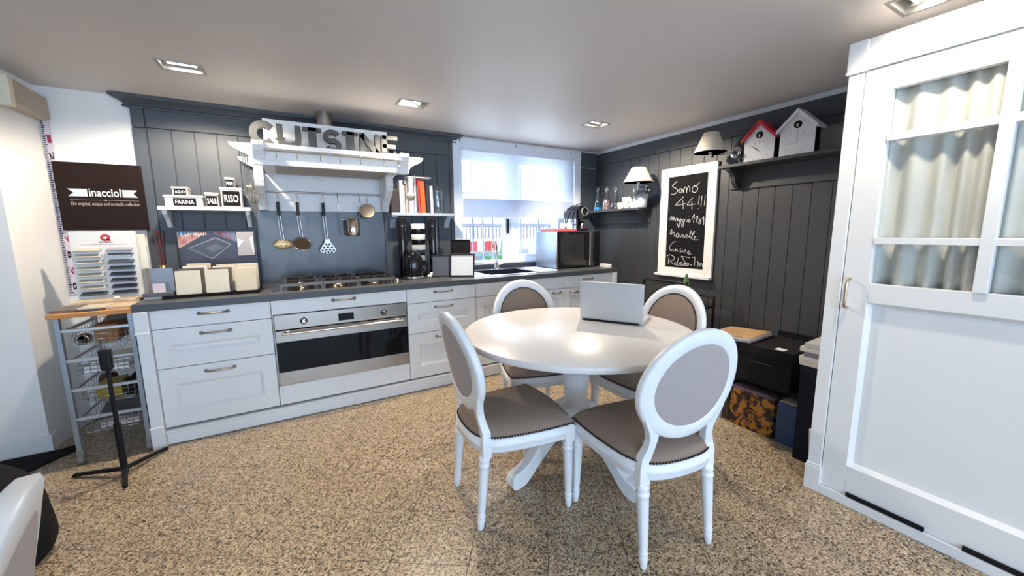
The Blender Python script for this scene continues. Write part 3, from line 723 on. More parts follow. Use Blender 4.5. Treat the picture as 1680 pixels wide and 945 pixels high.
t = thing('hanging_mug_holder', (0.62, -0.11, 1.27), 'steel cup in a hanging wire holder on the hood rail', 'holder', 'utensils on the hood rail')
g = G(); y = -0.112
for xx in (0.523, 0.695): g.tube([(xx, y+0.02, 1.606), (xx, y+0.012, 1.622), (xx, y-0.002, 1.606), (xx+0.006, y, 1.52)], 0.0028, 6)
g.tube([(0.529, y, 1.52), (0.545, y, 1.265), (0.60, y, 1.26)], 0.003, 6); g.tube([(0.701, y, 1.52), (0.695, y, 1.43), (0.65, y, 1.40)], 0.003, 6)
g.tube([(0.54, y, 1.395), (0.58, y, 1.395)], 0.003, 6); g.tube([(0.545, y, 1.29), (0.58, y, 1.29)], 0.003, 6)
g.obj('wire_frame', CHROME, t)
G().lathe([(0.004, 0), (0.052, 0), (0.054, 0.004), (0.054, 0.145), (0.051, 0.147), (0.051, 0.01)], (0.628, y-0.02, 1.258), 24).obj('cup', mat('cup_steel', (0.7, 0.62, 0.5), 0.14, 1.0), t)
t = thing('funnel', (0.765, -0.12, 1.42), 'polished steel funnel hanging at the right of the hood rail', 'funnel', 'utensils on the hood rail')
s_hook(0.76, -0.10, 1.61, t, 0.05, CHROME)
G().lathe([(0.06, 0.0), (0.062, 0.004), (0.057, 0.0), (0.014, -0.065), (0.009, -0.07), (0.006, -0.12), (0.004, -0.12)], (0.755, -0.13, 1.47), 24, axis=(-0.25, -0.9, 0.1)).obj('cone', mat('funnel_steel', (0.34, 0.28, 0.23), 0.12, 1.0), t)
G().tube([(0.76, -0.11, 1.54), (0.758, -0.115, 1.555), (0.764, -0.112, 1.565)], 0.004, 6).obj('ring', PEWTER, t)
# whisk at the left wing, sieves at the right wing
t = thing('wire_whisk', (-0.055, -0.60, 1.43), 'balloon whisk bundle hanging from the left scrolled wing of the hood', 'whisk')
g = G()
for k in range(3): g.tube([(-0.075+0.012*k, -0.60, 1.80), (-0.07+0.012*k, -0.602, 1.60)], 0.003, 6)
g.obj('handle', STEEL, t)
for k in range(7):
    a = PI*k/7; pts = [(-0.058, -0.602, 1.60)]
    for s in range(1, 12):
        th = PI*s/12; r = 0.034*math.sin(th); pts.append((-0.055+0.012*(1-math.cos(th))+r*math.cos(a)*(1 if True else 0), -0.602+r*math.sin(a), 1.60-0.062*(1-math.cos(th))))
    pts2 = [(2*(-0.055+0.012)-p[0]+0.0 if False else p[0]-2*(p[0]-(-0.055+0.012*(1-math.cos(PI*i/12)))), -1.204-p[1], p[2]) for i, p in enumerate(pts)]
    g = G().tube(pts, 0.0018, 5); g.tube(pts2, 0.0018, 5); g.obj('wire_loop', BRONZE, t)
t = thing('strainer', (1.045, -0.6, 1.55), 'small round wire strainer hanging from the right wing of the hood', 'strainer', 'small strainers')
WS = two_tone('strainer_mesh', (0.55, 0.5, 0.42), (0.22, 0.19, 0.16), 160, rough=0.4)
G().lathe([(0.037, 0), (0.034, -0.012), (0.02, -0.02), (0.002, -0.023)], (1.005, -0.60, 1.565), 20, axis=(0, 1, 0)).obj('mesh_bowl', WS, t)
G().tube([(1.005+0.037*math.cos(a), -0.60, 1.565+0.037*math.sin(a)) for a in [2*PI*k/20 for k in range(20)]], 0.003, 6, True).obj('rim', CHROME, t)
G().tube([(1.022, -0.60, 1.598), (1.04, -0.60, 1.66), (1.045, -0.60, 1.735)], 0.003, 6).obj('handle', CHROME, t)
t = thing('strainer', (0.97, -0.6, 1.65), 'tiny steel tea strainer hanging beside the right hood bracket', 'strainer', 'small strainers')
G().ball((0.965, -0.60, 1.665), 0.022, 14, 8).obj('mesh_bowl', CHROME, t)
G().tube([(0.965, -0.60, 1.685), (0.967, -0.60, 1.735)], 0.0025, 6).obj('handle', CHROME, t)

t = thing('wall_socket', (1.035, -0.016, 2.0), 'small black wall socket on the panelling right of the hood letters', 'socket')
G().box(1.0, 1.07, -0.024, -0.0155, 1.985, 2.02).obj('plate', BLACK, t, bevel=0.002); G().box(1.03, 1.055, -0.034, -0.024, 1.992, 2.012).obj('plug', PAPER, t, bevel=0.003)

# ================================================================== SHELVES AND THINGS ON THE KITCHEN WALL
t = thing('wall_shelf', (-0.35, -0.1, 1.45), 'white bracket shelf carrying the labelled storage boxes', 'shelf')
G().box(-0.612, -0.085, -0.20, -0.016, 1.452, 1.478).obj('board', WHITEW, t, bevel=0.003)
for xx in (-0.598, -0.122): G().prism([(-0.016, 1.452), (-0.16, 1.452), (-0.16, 1.425), (-0.10, 1.39), (-0.055, 1.335), (-0.016, 1.335)], 'x', xx, xx+0.026).obj('bracket', WHITEW, t, bevel=0.002)
BOXW = mat('enamel_cream', (0.78, 0.76, 0.72), 0.35, var=0.02)
def jar_box(x0, x1, z0, z1, word, lx0, lx1, label, lh=0.6, yf=-0.175):
    t = thing('storage_box', ((x0+x1)/2, -0.12, z0), label, 'storage box', 'labelled storage boxes')
    h = z1-z0; lid = min(0.016, h*0.22)
    G().box(x0+0.004, x1-0.004, yf+0.003, -0.065, z0, z1-lid).obj('body', BOXW, t, bevel=0.004)
    G().box(x0-0.002, x1+0.002, yf-0.003, -0.06, z1-lid, z1).obj('lid', BOXW, t, bevel=0.005)
    zc = z0+(h-lid)/2; hh = (h-lid)*lh/2
    p = G().box(lx0, lx1, yf+0.0005, yf+0.004, zc-hh, zc+hh).obj('label_plate', BOARD, t)
    text('lettering', word, 0.03, CHALK, p, ((lx0+lx1)/2, yf-0.0003, zc), (1, 0, 0), (0, 0, 1), 0.001, fit=((lx1-lx0)*0.82, hh*1.05), bold=0.02)
jar_box(-0.578, -0.362, 1.478, 1.556, 'FARINA', -0.528, -0.402, 'long cream storage box with chalk label FARINA on the left shelf', 0.85)
jar_box(-0.530, -0.440, 1.556, 1.612, 'AGLIO', -0.518, -0.452, 'small cream storage box labelled AGLIO standing on the FARINA box', 0.9)
jar_box(-0.352, -0.272, 1.478, 1.580, 'SALE', -0.345, -0.280, 'square cream storage box labelled SALE in the middle of the shelf', 0.85)
jar_box(-0.262, -0.130, 1.478, 1.620, 'RISO', -0.248, -0.144, 'large square cream storage box labelled RISO at the shelf right end', 0.85)
jar_box(-0.225, -0.168, 1.620, 1.692, 'PEPE', -0.220, -0.173, 'tiny cream storage box labelled PEPE standing on the RISO box', 0.9)

t = thing('wall_shelf', (1.24, -0.1, 1.43), 'pale grey bracket shelf carrying books left of the window', 'shelf')
PGREY = mat('pale_slate_paint', (0.36, 0.42, 0.50), 0.45, world=True)
G().box(0.948, 1.545, -0.19, -0.016, 1.432, 1.457).obj('board', PGREY, t, bevel=0.003)
for xx in (0.955, 1.475): G().prism([(-0.016, 1.432), (-0.15, 1.432), (-0.15, 1.415), (-0.10, 1.40), (-0.07, 1.36), (-0.05, 1.325), (-0.016, 1.325)], 'x', xx, xx+0.05).obj('bracket', PGREY, t, bevel=0.002)
def book(x0, x1, top, col, label, lean=0.0, y0=-0.15, y1=-0.03, z0=1.457, title=None):
    t = thing('book', ((x0+x1)/2, (y0+y1)/2, z0), label, 'book', 'books on the pale grey shelf')
    m = mat('cover_%d' % int(sum(c*1000*(i+1) for i, c in enumerate(col))), col, 0.5, var=0.04)
    def L(g): 
        return g.mapv(lambda p: Vector((p.x+(p.z-z0)*lean, p.y, p.z)))
    L(G().box(x0, x0+0.0025, y0, y1, z0, top).box(x1-0.0025, x1, y0, y1, z0, top).box(x0, x1, y0, y0+0.003, z0, top)).obj('cover', m, t)
    L(G().box(x0+0.0026, x1-0.0026, y0+0.004, y1-0.003, z0+0.002, top-0.004)).obj('pages', PAPER, t)
book(1.040, 1.088, 1.745, (0.72, 0.72, 0.75), 'white book half hidden behind the round strainer', y0=-0.12)
book(1.091, 1.113, 1.70, (0.42, 0.32, 0.28), 'slim tan book between two white books on the shelf', y0=-0.12)
book(1.117, 1.162, 1.77, (0.66, 0.68, 0.80), 'thick lilac-white book left of the red book')
book(1.164, 1.185, 1.768, (0.45, 0.50, 0.66), 'thin grey-blue book on the pale grey shelf')
book(1.187, 1.199, 1.70, (0.16, 0.10, 0.10), 'very thin dark brown book left of the red book')
book(1.201, 1.221, 1.752, (0.62, 0.035, 0.03), 'thin red book beside the orange book', -0.02)
book(1.224, 1.272, 1.745, (0.85, 0.10, 0.015), 'bright orange book leaning in the shelf row', -0.03)
book(1.277, 1.312, 1.725, (0.02, 0.02, 0.03), 'black book right of the orange one', -0.03)
book(1.318, 1.345, 1.705, (0.70, 0.74, 0.82), 'white book at the right end of the shelf row', -0.02)
tag(G().box(1.11, 1.33, -0.15, -0.04, 1.773, 1.782).obj('magazine', PAPER, bevel=0.001), 'thin magazine lying flat on top of the shelf books', 'magazine')
tag(G().box(0.958, 1.034, -0.14, -0.05, 1.457, 1.66).obj('bottle_box', mat('dark_brown_box', (0.03, 0.018, 0.015), 0.3), bevel=0.004), 'dark brown box at the left end of the pale grey shelf', 'box')
t = thing('glass_jar', (1.405, -0.09, 1.457), 'clear glass jar at the right end of the book shelf', 'jar')
G().lathe([(0.045, 0), (0.048, 0.006), (0.048, 0.19), (0.043, 0.205), (0.046, 0.21), (0.043, 0.21), (0.040, 0.2), (0.044, 0.19), (0.044, 0.01), (0.002, 0.008)], (1.405, -0.09, 1.457), 24).obj('body', BOTTLE, t)
G().lathe([(0.047, 0.21), (0.047, 0.222), (0.02, 0.23), (0.012, 0.24), (0.016, 0.25), (0.003, 0.258)], (1.405, -0.09, 1.457), 24).obj('lid', BOTTLE, t)

# worktop things right of the hob
for x, lab in ((1.022, 'tall glossy black cylinder standing behind the kettle'), (1.30, 'tall glossy black cylinder right of the striped canister stack')):
    t = thing('black_cylinder', (x, -0.22, ZT), lab, 'cylinder', 'tall black cylinders')
    G().lathe([(0.037, 0), (0.038, 0.003), (0.038, 0.44), (0.037, 0.443)], (x, -0.22, ZT), 28).obj('tube', BLACKG, t)
    G().lathe([(0.039, 0.443), (0.039, 0.515), (0.036, 0.52), (0.002, 0.521)], (x, -0.22, ZT), 28).obj('cap', BLACKG, t)
pos = ['bottom', 'second', 'middle', 'fourth', 'top']
for k in range(5):
    z = ZT+k*0.094
    t = thing('canister', (1.165, -0.22, z), 'round black canister with white lid, %s of the striped stack' % pos[k], 'canister', 'stack of striped canisters')
    G().lathe([(0.058, 0), (0.060, 0.003), (0.060, 0.048)], (1.165, -0.22, z), 26).obj('body', BLACKG, t)
    G().lathe([(0.062, 0.048), (0.062, 0.091), (0.06, 0.0938), (0.002, 0.0938)], (1.165, -0.22, z), 26).obj('lid', CREAMW, t)
t = thing('kettle', (1.056, -0.40, ZT), 'rounded glossy black kettle with steel base on the worktop', 'kettle')
G().lathe([(0.080, 0), (0.084, 0.004), (0.084, 0.018), (0.07, 0.024)], (1.056, -0.40, ZT), 28).obj('base', CHROME, t)
G().lathe([(0.078, 0.024), (0.086, 0.06), (0.088, 0.10), (0.084, 0.15), (0.072, 0.195), (0.058, 0.215)], (1.056, -0.40, ZT), 28).obj('body', BLACKG, t)
G().lathe([(0.058, 0.215), (0.045, 0.232), (0.02, 0.242), (0.002, 0.244)], (1.056, -0.40, ZT), 28).obj('lid', BLACKG, t)
G().tube(spline([(1.105, -0.41, ZT+0.215), (1.15, -0.42, ZT+0.23), (1.168, -0.425, ZT+0.17), (1.15, -0.42, ZT+0.07), (1.125, -0.415, ZT+0.05)], 5), 0.011, 8).obj('handle', BLACKG, t)
G().prism([(1.0, ZT+0.20), (0.958, ZT+0.205), (0.978, ZT+0.15)], 'y', -0.415, -0.385).obj('spout', BLACKG, t, bevel=0.004)
t = thing('small_figure', (1.19, -0.43, ZT), 'small white lumpy ornament beside the kettle', 'ornament')
G().ball((1.19, -0.43, ZT+0.014), 0.022, 12, 8, 1.1, 1, 0.65).ball((1.203, -0.435, ZT+0.034), 0.014, 10, 8).obj('body', CREAMW, t)
# framed sample panels
def frame_panel(name, p0, p1, z0, z1, lean, fm, pm, label, cat='display frame', b=0.012):
    p0 = Vector((*p0, z0)); ux = (Vector((*p1, z0))-p0); wd = ux.length; ux.normalize(); nrm = Vector((ux.y, -ux.x, 0))
    up = (Vector((0, 0, 1))-nrm*lean).normalized(); nn = ux.cross(up); h = z1-z0; c = p0+ux*wd/2+up*h/2
    t = thing(name, tuple(p0+ux*wd/2), label, cat, 'framed sample panels')
    g = G().obox(c+nn*(-0.004), ux, nn, up, wd/2-b*0.5, 0.004, h/2-b*0.5)
    g.obj('panel', pm, t)
    g = G()
    for s in (-1, 1):
        g.obox(c+ux*s*(wd/2-b/2), ux, nn, up, b/2, 0.008, h/2); g.obox(c+up*s*(h/2-b/2), ux, nn, up, wd/2, 0.008, b/2)
    g.obj('frame', fm, t, bevel=0.002)
    return t
SILV = mat('silver_panel', (0.62, 0.64, 0.67), 0.35, 0.3, var=0.05)
frame_panel('framed_sample', (1.345, -0.50), (1.53, -0.62), ZT+0.004, ZT+0.205, 0.22, BLACK, SILV, 'black framed silver panel propped on the worktop by the sink')
frame_panel('framed_sample', (1.22, -0.40), (1.36, -0.46), ZT+0.004, ZT+0.195, 0.2, BLACK, mat('slate_sample', (0.06, 0.07, 0.095), 0.6), 'black framed slate panel propped left of the silver one', b=0.006)
frame_panel('framed_sample', (1.415, -0.36), (1.565, -0.46), ZT+0.004, ZT+0.325, 0.05, BLACKM, BLACKM, 'tall matt black panel standing behind the silver framed one', b=0.006)

# worktop things at the left end ------------------------------------------
t = thing('sample_tray', (-0.31, -0.42, ZT), 'long black tray holding three rows of cream tiles', 'tray')
G().box(-0.555, -0.065, -0.60, -0.26, ZT, ZT+0.010).obj('base', BLACKM, t, bevel=0.002)
g = G(); g.box(-0.562, -0.058, -0.607, -0.60, ZT, ZT+0.022).box(-0.562, -0.058, -0.26, -0.253, ZT, ZT+0.022).box(-0.562, -0.555, -0.60, -0.26, ZT, ZT+0.022).box(-0.065, -0.058, -0.60, -0.26, ZT, ZT+0.022); g.obj('rim', BLACKM, t, bevel=0.002)
TC = [CREAM, mat('cream_pale', (0.72, 0.67, 0.55), 0.55), mat('sand_tile', (0.62, 0.52, 0.38), 0.55), mat('dark_sample', (0.10, 0.075, 0.055), 0.5)]
wh = ['left', 'middle', 'right']; od = ['front', 'second', 'third', 'rear']
for c, (x0, x1) in enumerate(((-0.500, -0.372), (-0.349, -0.225), (-0.190, -0.072))):
    for k in range(4):
        y = -0.56+k*0.045; dx = (0.022+0.004*c)*k*(1 if c != 2 else 0.15); m = TC[[0, 3, 1, 2][k] if c != 2 else [2, 0, 2, 1][k]]; hh = 0.155+(0.012*k if c == 0 else 0.008*k)
        g = G().obox(((x0+x1)/2+dx*0.6, y+0.012, ZT+0.012+hh/2), (1, 0, 0), (0, 1, -0.12), (0, 0.12, 1), (x1-x0)/2, 0.005, hh/2)
        tag(g.obj('tile_sample', m, bevel=0.0015), '%s sample tile, %s of the %s row in the black tray' % (['cream', 'dark brown', 'pale cream', 'sand'][TC.index(m)], od[k], wh[c]), 'tile', 'sample tiles in the black tray')
t = thing('advertising_board', (-0.315, -0.07, ZT), 'dark printed board lettered LAMINAM behind the tiles', 'advertising board')
g = G().box(-0.552, -0.080, -0.075, -0.067, ZT+0.001, 1.312); g.obj('panel', mat('board_navy', (0.035, 0.038, 0.06), 0.4), t)
def flat(name, poly, m, parent, y, th=0.0012): return G().prism(poly, 'y', y-th, y).obj(name, m, parent)
flat('print_shape', [(-0.55, 1.30), (-0.37, 1.30), (-0.54, 1.19), (-0.55, 1.19)], two_tone('print_red', (0.25, 0.05, 0.05), (0.55, 0.36, 0.33), 9, 0.3, 0.7), t, -0.0752)
flat('print_shape', [(-0.545, 1.308), (-0.42, 1.308), (-0.545, 1.27)], mat('print_blue', (0.05, 0.14, 0.30), 0.4), t, -0.0766)
flat('print_shape', [(-0.36, 1.305), (-0.205, 1.305), (-0.205, 1.225), (-0.30, 1.27)], two_tone('print_dusk', (0.20, 0.04, 0.05), (0.18, 0.24, 0.38), 7, 0.4, 0.6), t, -0.0752)
flat('print_shape', [(-0.50, 1.185), (-0.33, 1.262), (-0.235, 1.21), (-0.36, 1.10)], mat('print_slab_edge', (0.25, 0.26, 0.31), 0.4), t, -0.0752)
flat('print_shape', [(-0.49, 1.185), (-0.33, 1.254), (-0.245, 1.208), (-0.362, 1.108)], mat('print_slab', (0.05, 0.055, 0.075), 0.4), t, -0.0766)
flat('print_shape', [(-0.40, 1.185), (-0.33, 1.215), (-0.29, 1.185), (-0.355, 1.15)], mat('print_slab_centre', (0.10, 0.11, 0.135), 0.4), t, -0.078)
text('lettering', 'L LAMINAM', 0.03, CHALK, t, (-0.455, -0.0785, 1.285), (1, 0, 0), (0, 0, 1), 0.001, fit=(0.145, 0.02), bold=0.015)
text('lettering', 'o — oo o', 0.015, CHALK, t, (-0.155, -0.0785, 1.10), (1, 0, 0), (0, 0, 1), 0.001, fit=(0.07, 0.008)) if False else None
g = G().box(-0.200, -0.092, -0.092, -0.076, 1.12, 1.30); g.obj('leaflet_holder', mat('leaflet_taupe', (0.42, 0.38, 0.38), 0.4), t, bevel=0.002)
flat('leaflet', [(-0.196, 1.25), (-0.155, 1.235), (-0.196, 1.18)], PAPER, t, -0.0925)
flat('leaflet', [(-0.12, 1.255), (-0.096, 1.27), (-0.096, 1.14), (-0.104, 1.14)], PAPER, t, -0.0925)
t = thing('reed_diffuser', (-0.592, -0.33, ZT), 'reed diffuser bottle with dark red sticks on the worktop', 'diffuser')
G().lathe([(0.03, 0), (0.032, 0.004), (0.032, 0.12), (0.012, 0.16), (0.012, 0.195), (0.016, 0.20)], (-0.592, -0.33, ZT), 20).obj('bottle', glass('amber_glass', (0.85, 0.62, 0.5), 0.15), t)
G().lathe([(0.018, 0.165), (0.02, 0.19), (0.018, 0.195), (0.002, 0.196)], (-0.592, -0.33, ZT), 18).obj('collar', mat('gold_cap', (0.7, 0.5, 0.2), 0.25, 1.0), t)
RD = mat('reed_red', (0.13, 0.025, 0.02), 0.6)
for k, (dx, dy, hh) in enumerate([(-0.03, 0.0, 0.245), (-0.014, 0.01, 0.22), (0.0, -0.01, 0.225), (0.014, 0.008, 0.215), (0.026, -0.004, 0.225), (-0.006, 0.015, 0.23)]):
    G().tube([(-0.592, -0.33, ZT+0.02), (-0.592+dx, -0.33+dy, ZT+0.20+hh)], 0.0028, 6).obj('reed', RD if k != 4 else BLACKM, t)
t = thing('sample_case', (-0.585, -0.47, ZT), 'open case of grey samples with a pink card at the worktop corner', 'sample case')
G().box(-0.655, -0.515, -0.56, -0.42, ZT, ZT+0.016).obj('slab', mat('case_cream', (0.6, 0.56, 0.48), 0.6), t, bevel=0.002)
G().box(-0.66, -0.512, -0.57, -0.42, ZT+0.016, ZT+0.04).obj('tray', mat('case_grey', (0.09, 0.095, 0.11), 0.5), t, bevel=0.003)
G().box(-0.645, -0.52, -0.475, -0.468, ZT+0.04, ZT+0.185).obj('panel', mat('case_panel', (0.22, 0.26, 0.33), 0.35), t, bevel=0.001)
G().box(-0.652, -0.635, -0.54, -0.468, ZT+0.04, ZT+0.19).obj('end_panel', mat('case_end', (0.25, 0.235, 0.22), 0.5), t, bevel=0.002)
G().box(-0.612, -0.552, -0.545, -0.542, ZT+0.04, ZT+0.095).obj('card', mat('pink_card', (0.75, 0.62, 0.64), 0.7), t)

# microwave corner ----------------------------------------------------
t = thing('microwave', (2.80, -0.30, ZT), 'black-fronted steel microwave oven in the corner of the worktop', 'microwave')
MX0, MX1, MY = 2.512, 3.098, -0.50
G().box(MX0, MX1, MY+0.02, -0.11, ZT+0.008, 1.278).obj('body', mat('micro_steel', (0.30, 0.36, 0.46), 0.35, 0.9), t, bevel=0.004)
d = G().box(MX0+0.01, MX1-0.15, MY, MY+0.02, ZT+0.012, 1.275).obj('door', BLACKG, t, bevel=0.003)
G().box(MX0+0.05, MX1-0.23, MY-0.002, MY, ZT+0.08, 1.24).obj('window', mat('micro_window', (0.02, 0.02, 0.022), 0.2), d)
G().box(MX1-0.165, MX1-0.15, MY-0.02, MY, ZT+0.02, 1.265).obj('handle', CHROME, d, bevel=0.003)
G().box(MX1-0.148, MX1, MY, MY+0.02, ZT+0.012, 1.275).obj('control_panel', BLACKG, t, bevel=0.003)
G().box(MX0, MX0+0.012, MY-0.001, MY+0.02, ZT+0.012, 1.275).obj('trim', STEEL, t)
for xx in (MX0+0.06, MX1-0.06): G().box(xx-0.02, xx+0.02, MY+0.04, MY+0.08, ZT, ZT+0.008).obj('foot', BLACK, t)
ZM = 1.278
DX, DY = -0.165, -0.16
t = thing('serving_tray', (2.625, -0.36, ZM), 'red serving tray on top of the microwave', 'tray')
G().box(2.52, 2.785, -0.47, -0.21, ZM, ZM+0.012).obj('base', RED, t, bevel=0.004)
g = G(); g.box(2.515, 2.79, -0.478, -0.47, ZM, ZM+0.022).box(2.515, 2.79, -0.21, -0.202, ZM, ZM+0.022).box(2.51, 2.52, -0.47, -0.21, ZM, ZM+0.022).box(2.785, 2.795, -0.47, -0.21, ZM, ZM+0.022); g.obj('rim', mat('tray_pink', (0.6, 0.1, 0.13), 0.4), t, bevel=0.002)
for k, (x, y) in enumerate(((2.60, -0.33), (2.675, -0.38), (2.745, -0.40))):
    t = thing('coffee_cup', (x, y, ZM+0.012), 'small white cup, %s on the red tray' % ['leftmost', 'middle one', 'rightmost'][k], 'cup', 'cups on the red tray')
    G().lathe([(0.02, 0), (0.024, 0.004), (0.03, 0.075), (0.027, 0.075), (0.02, 0.008), (0.002, 0.008)], (x, y, ZM+0.012), 18).obj('body', CREAMW, t)
    G().tube(spline([(x+0.027, y, ZM+0.07), (x+0.045, y, ZM+0.06), (x+0.024, y, ZM+0.035)], 4), 0.004, 6).obj('handle', CREAMW, t)
t = thing('coffee_machine', (2.93, -0.3, ZM), 'black capsule coffee machine with chrome ring on the microwave', 'coffee machine')
def cm(name, g, m, **k): g.mapv(lambda p: Vector((p.x-0.095, p.y-0.11, p.z))); return g.obj(name, m, t, **k)
cm('body', G().prism([(-0.30, 1.40), (-0.31, 1.47), (-0.27, 1.54), (-0.18, 1.56), (-0.08, 1.53), (-0.03, 1.44), (-0.02, ZM), (-0.16, ZM), (-0.17, 1.40)], 'x', 2.975, 3.10), BLACKG, bevel=0.010, seg=3)
cm('ring', G().tube([(3.04+0.043*math.cos(a), -0.312, 1.485+0.043*math.sin(a)) for a in [2*PI*k/24 for k in range(24)]], 0.008, 8, True), CHROME)
cm('drip_tray', G().box(2.985, 3.09, -0.31, -0.17, ZM, ZM+0.03), BLACK, bevel=0.004)
cm('cup', G().lathe([(0.022, 0), (0.025, 0.075), (0.022, 0.075), (0.018, 0.005)], (3.05, -0.25, ZM+0.03), 16), STEEL)
cm('water_tank', G().box(2.955, 2.975, -0.27, -0.05, ZM, 1.50), glass('smoke_glass', (0.35, 0.33, 0.42), 0.15), bevel=0.004)
cm('lever', G().tube(spline([(3.03, -0.29, 1.565), (2.97, -0.27, 1.56), (2.93, -0.2, 1.48), (2.925, -0.15, 1.38), (2.95, -0.10, 1.31)], 5), 0.006, 6), BLACK)
t = thing('power_strip', (3.06, -0.64, ZT), 'white socket strip lying right of the microwave', 'power strip')
dv = Vector((-0.03, -0.2, 0)).normalized(); pc0 = Vector((3.075, -0.62, ZT+0.018))
G().obox(pc0, dv, (-dv.y, dv.x, 0), (0, 0, 1), 0.075, 0.024, 0.018).obj('housing', PAPER, t, bevel=0.004)
for k in (-1, 0, 1): G().obox(pc0+Vector((0, 0, 0.019))+dv*0.045*k, dv, (-dv.y, dv.x, 0), (0, 0, 1), 0.016, 0.016, 0.002).obj('socket', mat('socket_grey', (0.5, 0.5, 0.5), 0.5), t)

# ================================================================== LEFT CORNER
t = thing('poster_board', (-0.913, -0.03, 1.32), 'dark brown advertising board with pale ribbon on the white wall', 'poster')
G().box(-1.127, -0.702, -0.036, -0.028, 1.320, 1.757).obj('panel', BROWNB, t, bevel=0.001)
YP = -0.0365
RB = mat('ribbon_pale', (0.60, 0.68, 0.72), 0.6)
flat('ribbon', [(-1.075, 1.588), (-0.985, 1.588), (-0.985, 1.540), (-1.075, 1.540), (-1.050, 1.564)], RB, t, YP)
flat('ribbon', [(-0.815, 1.588), (-0.738, 1.588), (-0.760, 1.564), (-0.738, 1.540), (-0.815, 1.540)], RB, t, YP)
text('lettering', 'inacciol', 0.05, CHALK, t, (-0.900, YP, 1.568), (1, 0, 0), (0, 0, 1), 0.001, fit=(0.155, 0.055), bold=0.012)
GB = mat('print_beige', (0.45, 0.38, 0.33), 0.7)
flat('print_line', [(-1.07, 1.5175), (-0.735, 1.5175), (-0.735, 1.516), (-1.07, 1.516)], GB, t, YP)
G().lathe([(0.004, 0), (0.004, 0.001)], (-0.902, YP, 1.5168), 10, axis=(0, -1, 0)).obj('print_dot', CHALK, t)
text('lettering', 'The original, unique and veritable collection', 0.02, GB, t, (-0.903, YP, 1.490), (1, 0, 0), (0, 0, 1), 0.001, fit=(0.335, 0.030), shear=0.35)
# measuring tape in the corner
t = thing('measuring_strip', (-1.135, -0.02, 0.9), 'white vertical measuring tape with red numerals in the wall corner', 'measuring tape')
G().box(-1.152, -1.116, -0.012, -0.004, 0.90, 2.03).obj('strip', mat('tape_lilac', (0.62, 0.56, 0.63), 0.6), t)
g = G()
for k in range(100):
    z = 0.905+k*0.0112; g.box(-1.152, -1.141 if k % 5 else -1.135, -0.0135, -0.0118, z, z+0.0055)
g.obj('tick_marks', BLACKM, t)['kind'] = 'stuff'
for k in range(1, 11):
    text('numeral', str(k % 10), 0.06, mat('tape_red', (0.30, 0.02, 0.07), 0.6) if k % 2 else BLACKM, t, (-1.1255, -0.0125, 2.0-k*0.105), (0, 0, -1), (1, 0, 0), 0.001, fit=(0.05, 0.018), bold=0.02)
# wooden box near the ceiling
t = thing('wall_box', (-1.13, -0.2, 2.0), 'pale wooden boxed fitting high in the left wall corner', 'fitting')
WD = mat('bleached_wood', (0.42, 0.36, 0.28), 0.6, var=0.15, scale=8, stretch=(8, 1, 12))
G().box(-1.185, -1.105, -0.385, -0.006, 2.005, 2.145).obj('cover', WD, t, bevel=0.012, seg=3)
G().box(-1.21, -1.098, -0.44, -0.386, 1.985, 2.15).obj('end_cap', mat('cream_plastic', (0.72, 0.66, 0.52), 0.5), t, bevel=0.01, seg=3)
# wire cart ---------------------------------------------------------------
t = thing('wire_basket_cart', (-0.83, -0.49, 0), 'grey metal cart with four wire baskets and orange wooden top', 'cart')
CX0, CX1, CY0, CY1 = -0.992, -0.676, -0.725, -0.28
for x in (CX0, CX1-0.022):
    for y in (CY0, CY1):
        G().box(x, x+0.022, y, y+0.03, 0.085, 0.845).obj('post', GREYM, t, bevel=0.002)
        c = G().lathe([(0.004, -0.013), (0.026, -0.013), (0.030, -0.008), (0.030, 0.008), (0.026, 0.013), (0.004, 0.013)], (x+0.011, y+0.015, 0.0305), 20, axis=(1, 0, 0)).obj('wheel', mat('caster_grey', (0.28, 0.27, 0.26), 0.5), t)
        G().box(x-0.003, x+0.025, y+0.003, y+0.027, 0.05, 0.088).obj('caster_fork', MATS['caster_grey'], t, bevel=0.003)
G().box(-1.005, -0.668, -0.755, -0.26, 0.845, 0.870).obj('top', ORANGE, t, bevel=0.003)
zs = [0.770, 0.600, 0.432, 0.262]
for zi, z in enumerate(zs):
    b = G().box(CX0+0.022, CX1-0.022, CY0+0.002, CY0+0.022, z-0.008, z+0.008).obj('basket_rail', mat('rail_pale', (0.55, 0.58, 0.62), 0.35, 0.5), t, bevel=0.002)
    for x in (CX0+0.024, CX1-0.034): G().box(x, x+0.01, CY0+0.022, CY1, z-0.006, z+0.006).obj('basket_runner', GREYM, t)
    g = G(); bx0, bx1, by0, by1, bz = CX0+0.045, CX1-0.045, CY0+0.03, CY1-0.005, z-0.095
    r = 0.0016
    def wirep(*p): g.tube(p, r, 4)
    for k in range(9):
        x = bx0+(bx1-bx0)*k/8; wirep((x, by0, z), (x, by0, bz), (x, by1, bz), (x, by1, z))
    for k in range(12):
        y = by0+(by1-by0)*k/11; wirep((bx0, y, z), (bx0, y, bz), (bx1, y, bz), (bx1, y, z))
    for zz in (z-0.003, z-0.035, z-0.065): g.tube([(bx0, by0, zz), (bx1, by0, zz), (bx1, by1, zz), (bx0, by1, zz)], 0.0022, 4, True)
    g.obj('wire_basket', WIRE, t)
